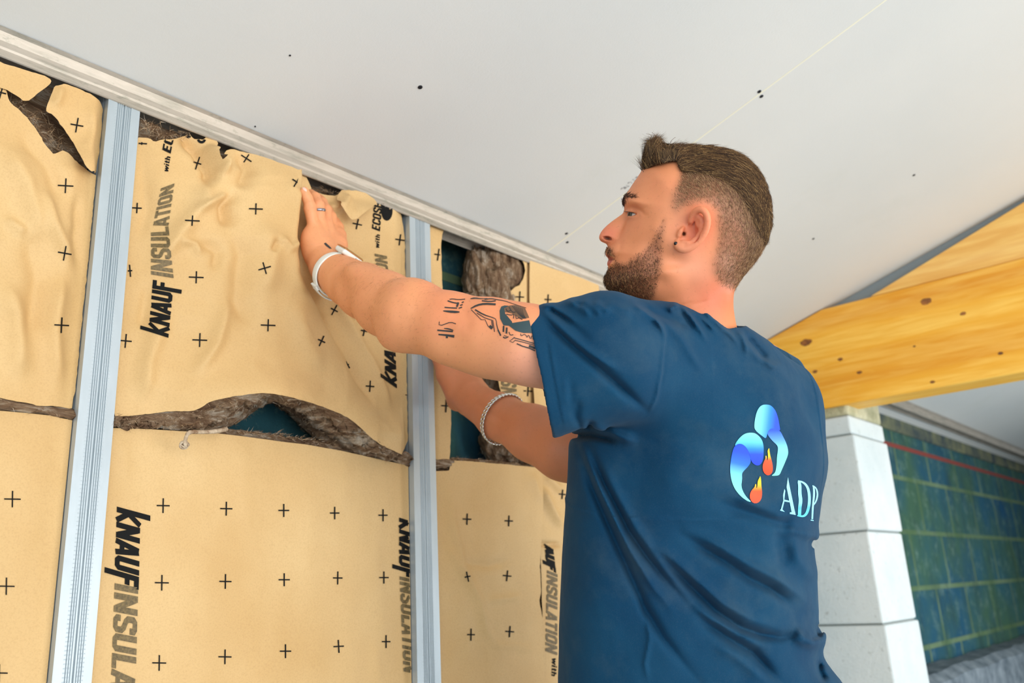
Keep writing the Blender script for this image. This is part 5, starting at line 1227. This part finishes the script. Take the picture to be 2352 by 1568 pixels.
tl([(945, 205), (1020, 190), (1150, 205), (1250, 200)], [10, 26, 10, 14]); tl([(1150, 240), (1300, 255), (1400, 240)], 20); tl([(1200, 215), (1320, 200), (1420, 220), (1560, 240), (1700, 290), (1950, 370)], [20, 16, 14, 10, 8, 8])
tl([(950, 380), (1060, 320), (1200, 292), (1400, 305)], [14, 30, 34, 34]); tl([(960, 400), (1080, 520), (1140, 580), (1210, 580), (1260, 690), (1320, 750)], 12, 0, 0); tl([(1030, 400), (1180, 490), (1360, 545), (1410, 575), (1420, 700), (1490, 870)], [26, 22, 12, 12, 16, 22])
tl([(1060, 460), (1200, 545), (1350, 595), (1365, 700), (1380, 800)], 14, 0, 0); tl([(1290, 690), (1340, 740)], 46, 0, 0); tl([(1330, 600), (1345, 720)], 16, 0, 0); tl([(1440, 760), (1490, 860)], 26, 0, 0)
tat.append((zz([(1470, 420), (1500, 345), (1560, 325), (1640, 330), (1560, 380), (1570, 470), (1690, 610), (1700, 640), (2005, 590), (2060, 820), (1900, 820), (1760, 780), (1640, 690), (1540, 680), (1480, 560)]), 1))
tat.append((zz([(1650, 325), (1760, 315), (1930, 375), (2005, 545), (1850, 570), (1700, 470), (1570, 440), (1570, 380)]), 2))
for k in range(6): tl([(1700 + k * 34, 330 + k * 9), (1790 + k * 22, 460 + k * 6), (1900 + k * 10, 560)], 7)
for q in ([(1580, 380), (1620, 440), (1680, 400)], [(1640, 350), (1700, 450), (1760, 440)], [(1590, 480), (1680, 500), (1730, 480), (1720, 560)], [(1760, 500), (1770, 570), (1820, 540), (1880, 580)]): tl(q, 14)
for x0, y0, l in ((1545, 690, 110), (1600, 720, 110)): tl([(x0, y0), (x0 - 6, y0 + l)], 30, 0, 0)
tl([(1640, 800), (1660, 860), (1720, 850)], 14); tl([(1850, 830), (1860, 880), (1910, 840), (1950, 860), (1965, 910), (1990, 840), (2030, 940), (2050, 860), (2080, 900)], 13, 0, 1)
tl([(1535, 890), (1570, 915), (1630, 885)], 20); tl([(1550, 865), (1600, 880)], 12)
tl([(1740, 895), (1700, 930), (1650, 965), (1710, 990), (1750, 950), (1900, 985), (2100, 1040)], 13, 0, 0); tl([(1730, 905), (1900, 950), (2100, 1010)], 16, 0, 0); tl([(1780, 1010), (1880, 1055), (2000, 1090), (2110, 1140)], 20, 0, 0); tl([(2000, 1050), (2110, 1095)], 40, 0, 0)
tat_w = []; tat_w.append(([(744, 559), (748, 557), (758, 566), (762, 571), (757, 571), (748, 564)], 0))
tat_n = []; tat_n.append((thick([(1620, 706), (1622, 700), (1624, 706), (1618, 706)], 1.5, 0), 0))
decal(tat, BVH_BODY, [TI, TI2, TI3], 'tattoo', person, .00055, 3.0, label='black rune and ornament tattoos on the raised upper arm')
decal(tat_w, BVH_BODY, [TI], 'tattoo', person, .00035, 2.0, label='small black mark tattooed above the watch')
# fingernail of the little finger
NAIL = Mat('fingernail', (236, 196, 178), .3).m
decal([(chaikin([(694, 431), (699, 429.5), (704, 434), (705, 440), (701, 439), (696, 435)], 1, True), 0)], BVH_BODY, [NAIL], 'fingernail', person, .0003, 2.0)
# ------------------------------------------------------------------ navy T-shirt
z7 = lambda pts: [(1200 + x / 2.613, 650 + y / 2.613) for x, y in pts]
z2 = lambda pts: [(1200 + x / 4.3556, 660 + y / 4.3556) for x, y in pts]
z3 = lambda pts: [(1500 + x / 4.9, 680 + y / 4.9) for x, y in pts]
zb_ = lambda pts: [(1260 + x / 2.667, 980 + y / 2.667) for x, y in pts]
SH_O = [(1506, 712), (1540, 708), (1580, 706), (1610, 708), (1650, 735), (1690, 760), (1726, 790), (1760, 812), (1800, 834), (1832, 868), (1856, 916), (1878, 962), (1896, 1010), (1903, 1052), (1900, 1090), (1889, 1130), (1884, 1168), (1879, 1205), (1881, 1235), (1870, 1254), (1875, 1320), (1880, 1380), (1880, 1424), (1895, 1444), (1898, 1470), (1888, 1500), (1903, 1530), (1938, 1568), (1960, 1620), (1975, 1860),
        (1268, 1860), (1276, 1700), (1282, 1568), (1284, 1450), (1290, 1300), (1298, 1180), (1303, 1090), (1306, 1003), (1330, 900), (1370, 790), (1420, 730)]
F_SH = Field(SH_O, 4, 2, 120, 1)
#      u     v     W     R
SC_ = [(1600, 760, .075, .07), (1700, 800, .105, .08), (1500, 800, .10, .08), (1780, 880, .135, .09), (1650, 950, .150, .12), (1850, 1000, .14, .10), (1400, 950, .115, .10), (1600, 1100, .160, .14), (1840, 1100, .15, .10), (1350, 1150, .13, .09), (1600, 1300, .155, .14), (1840, 1300, .15, .11), (1330, 1400, .14, .09), (1600, 1500, .160, .15), (1850, 1550, .16, .12), (1600, 1800, .165, .15)]
FOLDS = [  # (polyline, amplitude, half width in photo pixels); negative digs in
    (z2([(150, 195), (330, 360), (500, 520), (660, 650), (830, 760), (1000, 850)]), .0050, 9), (z2([(170, 235), (320, 410), (500, 580), (680, 730), (850, 880), (1020, 1030), (1160, 1160), (1250, 1240)]), -.0085, 10),
    (z2([(150, 170), (290, 190), (430, 280), (560, 370)]), .0040, 7), (z2([(250, 180), (330, 250), (460, 330), (520, 380)]), -.0045, 7), (z2([(420, 130), (520, 160), (620, 220), (700, 300)]), .0045, 9), (z2([(520, 150), (600, 190)]), -.003, 5),
    (z2([(560, 140), (640, 150), (740, 230), (800, 300)]), .0035, 8), (z2([(690, 130), (780, 190), (880, 260)]), .0035, 9), (z2([(800, 150), (960, 200), (1120, 280)]), .0025, 14), (z2([(300, 200), (420, 300), (540, 420), (700, 560)]), -.0030, 10),
    (z2([(1090, 155), (1230, 250), (1350, 350), (1430, 450)]), .0028, 7), (z2([(1150, 160), (1330, 260), (1500, 340), (1568, 380)]), -.0025, 8), (z2([(1430, 440), (1410, 620), (1390, 850), (1340, 1100), (1240, 1310)]), .0018, 4), (z2([(1445, 450), (1425, 640), (1405, 860), (1355, 1100)]), -.0012, 4),
    (z2([(220, 420), (255, 620), (300, 850), (350, 1100), (400, 1380), (420, 1480)]), -.0010, 3), (z2([(270, 470), (320, 850), (380, 1180), (440, 1460)]), .0010, 5), (z2([(470, 900), (480, 1100), (520, 1350)]), -.0022, 10), (z2([(430, 900), (440, 1200)]), .0018, 10),
    (z2([(560, 1100), (540, 1300), (600, 1450)]), -.0030, 9), (z2([(690, 1320), (660, 1420)]), -.003, 8),
    (z3([(270, 110), (330, 130), (430, 240), (540, 400), (620, 540)]), .0034, 6), (z3([(360, 130), (480, 200), (600, 300), (740, 430)]), .0028, 5), (z3([(500, 110), (600, 190), (740, 330), (880, 440), (1000, 600)]), .0034, 6), (z3([(920, 380), (1000, 450), (1040, 560), (1050, 680)]), .0032, 6),
    (z3([(300, 150), (380, 260), (480, 400)]), -.0026, 6), (z3([(440, 150), (560, 290), (680, 420)]), -.0022, 6), (z3([(620, 170), (760, 290), (900, 400)]), -.0022, 7), (z3([(0, 150), (150, 300), (300, 460), (450, 700), (600, 900)]), .0028, 10), (z3([(60, 130), (200, 230), (430, 370)]), -.0028, 9), (z3([(0, 200), (100, 360), (140, 500)]), .0025, 6),
    (z3([(1000, 440), (1110, 600), (1220, 710), (1350, 790), (1500, 790)]), .0045, 9), (z3([(1020, 420), (1150, 580), (1260, 700), (1320, 720)]), -.006, 9), (z3([(160, 170), (240, 110), (300, 110)]), .004, 7),
    (zb_([(120, 60), (260, 50), (360, 70), (440, 95)]), -.0120, 8), (zb_([(240, 20), (420, 60), (560, 100)]), .0050, 14), (zb_([(170, 70), (210, 200), (270, 370), (350, 560), (430, 740), (520, 940), (600, 1120), (700, 1290), (820, 1440), (930, 1568)]), -.0075, 10),
    (zb_([(230, 90), (270, 180), (340, 340), (420, 490), (490, 630), (600, 790), (700, 920), (860, 1100)]), -.0075, 9), (zb_([(200, 80), (240, 200), (310, 370), (390, 540), (500, 760), (640, 980), (760, 1130)]), .0050, 9), (zb_([(290, 160), (400, 400), (540, 640), (700, 850), (850, 1010)]), .0035, 12),
    (zb_([(640, 750), (760, 860), (880, 980), (1020, 1120), (1180, 1230), (1300, 1270), (1420, 1290), (1560, 1270)]), -.0110, 12), (zb_([(600, 700), (740, 800), (900, 940), (1080, 1090), (1240, 1180), (1420, 1230)]), .0060, 14),
    (zb_([(800, 650), (940, 740), (1080, 820), (1220, 920), (1360, 990), (1450, 1060), (1500, 1130)]), -.0095, 12), (zb_([(860, 640), (1040, 730), (1220, 840), (1420, 940), (1540, 1030), (1640, 1130)]), .0060, 14),
    (zb_([(880, 1120), (980, 1210), (1100, 1290), (1250, 1380), (1340, 1480), (1430, 1568)]), -.0105, 12), (zb_([(860, 1080), (1000, 1180), (1160, 1270), (1330, 1350)]), .0055, 12), (zb_([(1000, 1330), (1140, 1400), (1260, 1500), (1330, 1568)]), .0035, 14),
    (zb_([(1000, 440), (1140, 500), (1300, 550), (1440, 590), (1600, 650)]), -.0065, 16), (zb_([(1130, 420), (1300, 500), (1480, 580)]), .0030, 14), (zb_([(1440, 600), (1560, 650), (1660, 690)]), .0045, 14), (zb_([(1400, 620), (1440, 760), (1450, 880)]), -.0045, 18), (zb_([(1500, 660), (1530, 800), (1600, 900), (1650, 960)]), .0045, 18), (zb_([(1600, 680), (1640, 740)]), -.007, 9),
    (zb_([(1500, 1230), (1560, 1290), (1620, 1320), (1680, 1280)]), .0075, 12), (zb_([(1480, 1280), (1560, 1330), (1640, 1340)]), .003, 10), (zb_([(1600, 1300), (1650, 1280), (1665, 1200)]), -.0090, 9), (zb_([(1650, 1420), (1660, 1500), (1700, 1568)]), -.0060, 9),
    (zb_([(600, 1150), (620, 1300), (590, 1450), (610, 1560)]), .0022, 5), (zb_([(560, 1050), (600, 1180)]), -.002, 6)]
A0 = cm(1425, 838, 1.125); B0 = cm(1238, 852, 1.118)
e_ = B0 - A0; e_[2] -= .000; e_ = _n(np.array([-.979, -.204 * -1 * -1, .02])); n2_ = _n(np.array([0, 0, 1.0]) - e_ * e_[2]); n1_ = np.cross(e_, n2_)
if n1_[1] < 0: n1_ = -n1_
def sleeve(p, inset=0.0, ext=0.0):
    q = p - B0; t = q @ e_; L = .130; inset = inset + (.0055 * smooth(0, .022, -t) if inset else 0); s = np.clip(-t / L, 0, 1.6); a1 = .0865 - .010 * smooth(0, 1.2, s) - inset; a2 = .068 + .010 * smooth(0, 1, s) - inset
    cu_ = .012 * smooth(.0, 1.0, s); c1 = q @ n1_ + .003 - cu_ * .6; c2 = q @ n2_; k = np.sqrt((c1 / a1) ** 2 + (c2 / a2) ** 2)
    d = (k - 1) * np.minimum(a1, a2); return smax(smax(d, -t - L * 1.12, .07), t - ext, .003)
NECKC = [(1545, 740, 1.205), (1620, 690, 1.21)]
def shirt_fn(p):
    u, v = cuv(p); W, R = idw(u, v, SC_, 3.0); zc = 1.275 + .03 * smooth(1000, 800, v); d = infl(p, F_SH, W, R, zc, 2.2)
    ex_ = grp(p, [cm(1380, 760, 1.05), cm(1860, 1020, 1.5)], .10, lambda q: smin(chain(q, ch((1402, 785, 1.125, .054), (1500, 778, 1.165, .044), (1604, 768, 1.195, .037), (1665, 812, 1.215, .040), (1706, 856, 1.255, .050), (1770, 930, 1.30, .075)), .03),
        cap(q, cm(1715, 822, 1.40), cm(1765, 880, 1.40), .042, .062), .02))
    d = smin(d, ex_, .03)
    d = smin(d, grp(p, [cm(1425, 838, 1.1), cm(1680, 960, 1.26)], .12, lambda q: cap(q, cm(1440, 848, 1.135), cm(1660, 915, 1.235), .066, .080)), .045)
    d = smin(d, grp(p, [A0, B0], .12, sleeve), .035)
    nearm = smooth(1.34, 1.30, p[:, 2])
    disp = 1.55 * creases(u, v, FOLDS) * nearm + .0018 * fbm(p, 22, 91, 3) + .0035 * fbm(p * [1, .6, 1], 9, 93, 2) * (1 - .6 * nearm); d = d - disp
    d = smax(d, -grp(p, [A0, B0], .10, lambda q: np.maximum(sleeve(q, .0046, .02), -((q - B0) @ e_) - .050)) + disp, .002)
    # right sleeve falls behind, neck opening around the neck
    u0 = u; nh = grp(p, [cm(1600, 700, 1.22)], .11, lambda q: chain(q, ch((1590, 640, 1.215, .066), (1604, 728, 1.222, .064)), .01)); top = -(p[:, 1] - (cm(0, 760, 1.2)[1] + 0)) 
    d = smax(d, -np.maximum(nh, top), .004)
    return smax(d, cm(0, 1740, 1.25)[1] - p[:, 1], .01)
def shirt_mat():
    m = Mat('navy_cotton', (4, 62, 100), .85, spec=.18); c = m.ramp(m.noise(6, 4, .6), [(.3, (0, 50, 80)), (.7, (12, 64, 92))])
    c = m.mix(c, (64, 86, 98), m.math('MULTIPLY', m.math('SUBTRACT', m.noise(9, 5, .65), .50, True), 1.6, True)); c = m.mix(c, (92, 100, 110), m.math('MULTIPLY', m.math('SUBTRACT', m.noise(620, 2, .7), .5, True), .35, True))
    m.base(c); m.b.inputs['Sheen Weight'].default_value = .12; m.b.inputs['Sheen Roughness'].default_value = .5; m.b.inputs['Sheen Tint'].default_value = (*s2l((150, 170, 190)), 1)
    m.bump(m.noise(1400, 2, .6), .25, .0004); m.bump(m.noise(75, 4, .6), .15, .002); return m.m
SHIRT = shirt_mat()
sv_, sf_ = sdf_mesh(shirt_fn, [-.02, -.62, 1.00], [.56, .10, 1.50], .0023)
shirt = fast_mesh('shirt', cm2w(sv_), sf_, SHIRT, person, label='faded navy short-sleeved T-shirt')
BVH_SH = BVHTree.FromPolygons([tuple(x) for x in cm2w(sv_)], [tuple(map(int, q)) for q in sf_])
# print on the back
zl_ = lambda pts: [(1640 + x / 4.9, 900 + y / 4.9) for x, y in pts]
PR = Mat('shirt_print', (120, 200, 230), .6); PR.base(PR.attr())
def gradcol(stops, ax):
    ps = [s[0] for s in stops]; cs = np.array([s2l(s[1]) for s in stops])
    def f(u, v, mi):
        x = (u - 1640) * 4.9; y = (v - 900) * 4.9; t = x * ax[0] + y * ax[1]; return np.stack([np.interp(t, ps, cs[:, k]) for k in range(3)], -1)
    return f
MINT, AQ, BL, DB = (128, 240, 222), (90, 200, 250), (10, 130, 255), (0, 70, 255)
def emb(name, pts, col, label, sm=2, off=.0006, parent=shirt):
    return decal([(chaikin(zl_(pts), sm, True), 0)], BVH_SH, [PR.m], name, parent, off, 3.0, col, label)
emb('printed_ribbon', [(590, 140), (640, 150), (690, 205), (720, 290), (735, 380), (745, 440), (690, 415), (640, 408), (605, 440), (596, 485), (582, 522), (560, 510), (458, 430), (450, 370), (470, 250), (500, 180), (540, 145)], gradcol([(450, MINT), (560, (110, 205, 245)), (660, BL), (730, DB)], (1, .12)), 'upper blue ribbon head of the back emblem')
emb('printed_ribbon', [(600, 480), (605, 440), (640, 410), (690, 412), (745, 440), (775, 500), (815, 580), (834, 660), (830, 715), (790, 810), (755, 890), (735, 935), (690, 942), (640, 942), (680, 915), (695, 880), (705, 800), (706, 740), (720, 640), (712, 600), (650, 545)], gradcol([(430, DB), (540, (80, 150, 255)), (640, (120, 210, 240)), (720, (115, 235, 205)), (940, (130, 240, 215))], (0, 1)), 'upper ribbon tail of the back emblem')
emb('printed_ribbon', [(415, 455), (470, 465), (530, 520), (556, 590), (558, 680), (550, 770), (520, 820), (480, 828), (440, 805), (418, 775), (400, 700), (370, 630), (320, 585), (270, 580), (230, 610), (250, 560), (300, 500), (350, 465)], gradcol([(455, MINT), (560, (90, 200, 245)), (640, BL), (700, DB), (830, (0, 60, 245))], (0, 1)), 'lower blue ribbon head of the back emblem')
emb('printed_ribbon', [(225, 615), (270, 582), (320, 587), (368, 630), (395, 690), (418, 775), (390, 830), (330, 890), (312, 920), (316, 980), (304, 1060), (330, 1130), (370, 1190), (425, 1240), (370, 1225), (290, 1165), (225, 1080), (190, 980), (178, 860), (190, 760), (205, 680)], gradcol([(600, DB), (740, (20, 110, 255)), (860, (110, 205, 250)), (980, (125, 240, 225)), (1240, (140, 240, 225))], (-.25, 1)), 'lower ribbon tail of the back emblem')
fl = gradcol([(640, (255, 220, 20)), (720, (255, 200, 30)), (765, (255, 80, 20)), (940, (255, 66, 16))], (0, 1)); fl2 = gradcol([(950, (255, 225, 20)), (1050, (255, 190, 30)), (1110, (255, 80, 20)), (1250, (255, 66, 16))], (0, 1))
emb('printed_flame', [(620, 626), (622, 660), (632, 720), (650, 780), (662, 850), (655, 905), (625, 935), (590, 935), (555, 900), (544, 840), (556, 790), (578, 750), (578, 715), (592, 720), (594, 770), (604, 765), (606, 700), (600, 660)], fl, 'orange flame by the upper ribbon', 1, .0008)
emb('printed_flame', [(520, 940), (528, 985), (532, 1060), (541, 1140), (530, 1210), (490, 1250), (440, 1250), (405, 1210), (400, 1150), (425, 1100), (455, 1070), (462, 1035), (475, 1035), (474, 1085), (486, 1070), (490, 1000), (510, 965)], fl2, 'orange flame by the lower ribbon', 1, .0008)
lt = gradcol([(960, (150, 232, 245)), (1250, (130, 220, 245)), (1300, (60, 170, 190)), (1400, (90, 210, 235))], (0, 1)); lt1 = gradcol([(960, (160, 238, 250)), (1400, (140, 222, 248))], (0, 1))
LETT = {'A': [[(830, 958), (845, 1040), (905, 1330), (918, 1382), (850, 1370), (852, 1352), (872, 1352), (850, 1240), (790, 1230), (768, 1320), (795, 1348), (740, 1332), (752, 1315), (778, 1220), (775, 1160), (790, 1090), (800, 1110), (790, 1210), (845, 1222), (815, 1070)]],
        'D': [[(938, 998), (1010, 1005), (1060, 1050), (1085, 1140), (1085, 1260), (1060, 1370), (1020, 1410), (930, 1388), (945, 1370), (950, 1300), (945, 1150), (958, 1060), (950, 1020)]],
        'P': [[(1106, 1050), (1150, 1065), (1172, 1110), (1172, 1180), (1150, 1250), (1125, 1275), (1118, 1360), (1112, 1430), (1118, 1448), (1086, 1442), (1098, 1420), (1104, 1270), (1115, 1150), (1112, 1075)]]}
DH = [(1000, 1045), (1035, 1075), (1058, 1160), (1056, 1240), (1040, 1270), (1048, 1320), (1030, 1380), (985, 1375), (975, 1300), (995, 1230), (985, 1140), (995, 1080)]
PH = [(1128, 1085), (1150, 1110), (1154, 1180), (1132, 1245), (1122, 1240), (1134, 1160)]
def keyhole(o, h):
    o = np.array(o, float); h = np.array(h, float); d = np.linalg.norm(o[:, None] - h[None], axis=2); i, j = np.unravel_index(d.argmin(), d.shape)
    hh = np.roll(h, -j, 0)[::-1]; hh = np.vstack([h[j], hh[:-1] if False else hh]); e1 = (h[j] - o[i]); n_ = _n(np.array([-e1[1], e1[0]])) * .6
    return np.vstack([o[:i + 1], h[j] , np.roll(h[::-1], j + 1, 0)[1:] , h[j] + n_, o[i] + n_, o[i + 1:]])
emb('printed_letter', LETT['A'][0], lt1, 'pale blue letter A on the back', 0)
def letter(strokes, col, label):
    return decal([(zl_(thick(p_, t_, 2)), 0) for p_, t_ in strokes], BVH_SH, [PR.m], 'printed_letter', shirt, .0006, 3.0, col, label)
letter([([(955, 1008), (965, 1060), (962, 1140), (975, 1220), (962, 1300), (960, 1390)], [30, 36, 38, 40, 38, 34]), ([(942, 1000), (1000, 1012), (1048, 1060), (1070, 1140), (1072, 1240), (1058, 1320), (1035, 1375), (1000, 1400), (935, 1388)], [14, 18, 26, 30, 32, 32, 28, 20, 12])], lt, 'pale blue letter D on the back')
letter([([(1118, 1056), (1126, 1140), (1110, 1280), (1103, 1430)], [18, 22, 20, 18]), ([(1106, 1052), (1148, 1078), (1164, 1140), (1156, 1200), (1138, 1246), (1118, 1268)], [10, 14, 17, 17, 14, 12]), ([(1086, 1440), (1118, 1446)], 10)], lt1, 'pale blue letter P on the back')
# trousers and boots below the frame, so that he stands on the floor
TR = Mat('dark_work_trousers', (42, 46, 54), .9); TR.bump(TR.noise(60, 4), .3, .002); BO = Mat('leather_boots', (58, 44, 34), .6); BO.bump(BO.noise(40, 4), .3, .002)
pel = cm2w(cm(1605, 1700, 1.29))[0]; fwd = _n(M @ np.array([-.77, 0, -.64]) * [1, 1, 0]); lft = np.array([-fwd[1], fwd[0], 0])
def trou(p):
    a = ell(p, pel + [0, 0, .02], (.17, .17, .14)); d = a
    for s in (-1, 1):
        hip = pel + lft * s * .09 + [0, 0, -.02]; kn = np.array([*(pel + lft * s * .11 + fwd * .03)[:2], .52]); an = np.array([*(pel + lft * s * .12 - fwd * .02)[:2], .12])
        d = smin(d, chain(p, [(hip, .105), (kn, .075), (an, .062)], .03), .03)
    return smax(d, .07 - p[:, 2], .01) - .004 * fbm(p, 14, 3, 2)
tv, tf = sdf_mesh(trou, pel * [1, 1, 0] + [-.4, -.4, 0.0], pel * [1, 1, 0] + [.4, .4, 1.25], .009, 8); fast_mesh('trousers', tv, tf[:, ::-1], TR.m, person)
for s in (-1, 1):
    an = np.array([*(pel + lft * s * .12 - fwd * .02)[:2], .10]); toe = an + fwd * .19
    def boot(p, an=an, toe=toe):
        d = chain(p, [(an + [0, 0, .06], .055), (an + [0, 0, -.045], .048), (an * .4 + toe * .6 + [0, 0, -.045], .044), (toe + [0, 0, -.055], .042)], .03); return smax(d, .002 - p[:, 2], .006)
    v_, f_ = sdf_mesh(boot, an + [-.3, -.3, -.11], an + [.3, .3, .2], .007, 8); fast_mesh('boot', v_, f_[:, ::-1], BO.m, person)

# ------------------------------------------------------------------ watch, ring, bracelet, ear stud
ax_ = _n(cm(948, 728, 1.195) - cm(752, 612, 1.437)); Cw = cm(770, 631, 1.408); rad = cm(800, 590, 1.408) - Cw; rad = _n(rad - ax_ * (rad @ ax_)); tan_ = np.cross(ax_, rad)
WHITE = Mat('white_silicone', (232, 234, 226), .45, spec=.4).m; GOLD = Mat('rose_gold_bezel', (214, 170, 110), .25, .9).m; GLASS = Mat('watch_glass', (20, 22, 26), .08).m; DARKM = Mat('watch_sensor', (40, 38, 36), .4).m
watch = bpy.data.objects.new('watch', None); COL.objects.link(watch); watch.parent = person; bpy.context.view_layer.update()
watch.matrix_parent_inverse = person.matrix_world.inverted(); watch.location = tuple(cm2w(Cw)[0]); watch['label'] = 'white sports watch on the raised wrist'; bpy.context.view_layer.update()
def band(name, t0, t1, ra, rb, hw, th, parent, mat, n=60, drop=0.0, wf=None):
    vs = []; fs = []; T_ = np.linspace(math.radians(t0), math.radians(t1), n)
    for i, t in enumerate(T_):
        s = i / (n - 1); o = math.cos(t) * rad * ra + math.sin(t) * tan_ * rb; nn = _n(math.cos(t) * rad / ra + math.sin(t) * tan_ / rb); w_ = hw * (wf(s) if wf else 1); c = Cw + o + nn * drop * s
        for (a, b) in ((-1, 0), (-.85, 1), (.85, 1), (1, 0)): vs.append(c + ax_ * w_ * a + nn * (th if b else 0))
    fs = [(i * 4 + k, i * 4 + (k + 1) % 4, i * 4 + 4 + (k + 1) % 4, i * 4 + 4 + k) for i in range(n - 1) for k in range(4)] + [(0, 1, 2, 3), tuple(len(vs) - 1 - k for k in range(4))]
    o = mkobj(name, cm2w(np.array(vs)), fs, mat, parent, True); mod_bevel(o, .0006, 2); return o
sgn = 1 if (tan_ @ (cm(740, 590, 1.408) - Cw)) > 0 else -1
print('watch sign', sgn)
band('strap', 24 * sgn, 205 * sgn, .0350, .0345, .0085, .0022, watch, WHITE); band('strap', -24 * sgn, -170 * sgn, .0350, .0345, .0085, .0020, watch, WHITE)
band('strap_tail', 150 * sgn, 232 * sgn, .0385, .0400, .0070, .0018, watch, WHITE, drop=.004); band('strap_loop', 146 * sgn, 158 * sgn, .0378, .0380, .0105, .0030, watch, WHITE, 10)
def wbox(name, c, hx, hy, hz, mat, bev, seg=3):
    vs = [c + tan_ * hx * a + ax_ * hy * b + rad * hz * d for d in (-1, 1) for b in (-1, 1) for a in (-1, 1)]; fs = [(0, 2, 3, 1), (4, 5, 7, 6), (0, 1, 5, 4), (1, 3, 7, 5), (3, 2, 6, 7), (2, 0, 4, 6)]
    return mod_bevel(mkobj(name, cm2w(np.array(vs)), fs, mat, watch, False), bev, seg)
cc_ = Cw + rad * .0395
wbox('watch_case', cc_, .0200, .0175, .0048, WHITE, .004); wbox('bezel', cc_ + rad * .0052, .0196, .0171, .0010, GOLD, .0009, 2); wbox('watch_glass', cc_ + rad * .0062, .0180, .0156, .0006, GLASS, .0005, 2)
for k in range(4): wbox('vent_hole', cc_ + tan_ * (-sgn) * (.006 + .003 * (k % 2)) + ax_ * .0174 + rad * (.001 - .002 * (k // 2)) , .0007, .0004, .0006, DARKM, .0001, 1)
def torus(mb, c, a1, a2, r1, r2, tr_, n=28, m_=8, flat=1.0):
    nn = np.cross(a1, a2); vs = []
    for i in range(n):
        t = 2 * math.pi * i / n; o = a1 * math.cos(t) * r1 + a2 * math.sin(t) * r2; dr = _n(a1 * math.cos(t) + a2 * math.sin(t))
        for k in range(m_): q = 2 * math.pi * k / m_; vs.append(c + o + dr * tr_ * math.cos(q) + nn * tr_ * flat * math.sin(q))
    fs = [(i * m_ + k, i * m_ + (k + 1) % m_, (i + 1) % n * m_ + (k + 1) % m_, (i + 1) % n * m_ + k) for i in range(n) for k in range(m_)]; mb.add(cm2w(np.array(vs)), fs)
SILV = Mat('silver', (226, 226, 220), .22, 1.0).m; GUN = Mat('dark_silver_ring', (150, 150, 158), .3, .95).m
fa_, fb_ = cm(734, 516, 1.473), cm(731, 472, 1.472); fx = _n(fb_ - fa_); a1 = _n(np.cross(fx, [0, 0, 1])); a2 = np.cross(fx, a1)
mb = MB(); torus(mb, fa_ * .25 + fb_ * .75, a1, a2, .0112, .0112, .0010, 32, 8, 2.4); mb.build('finger_ring', GUN, person, True, 'silver ring on the ring finger')
bx_ = _n(cm(1225, 995, 1.46) - cm(1085, 917, 1.588)); Cb = cm(1155, 962, 1.512); b1 = _n(np.cross(bx_, [0, 0, 1.0])); b2 = np.cross(bx_, b1); mb = MB(); nL = 38; rb_ = .0462
for k in range(nL):
    t = 2 * math.pi * k / nL; o = b1 * math.cos(t) + b2 * math.sin(t); tg = -b1 * math.sin(t) + b2 * math.cos(t); d1 = _n(tg * .80 + bx_ * .6); d2 = _n(bx_ * .80 - tg * .6 + o * .25)
    torus(mb, Cb + o * rb_, d1, d2, .0052, .0036, .0016, 14, 6)
mb.build('bracelet', SILV, person, True, 'silver curb chain bracelet on the lower wrist')
sphere('ear_stud', cm2w(near(1552, 559, .0052))[0], .0026, Mat('black_bead', (14, 15, 18), .12).m, person, label='round black ear stud', sub=3)
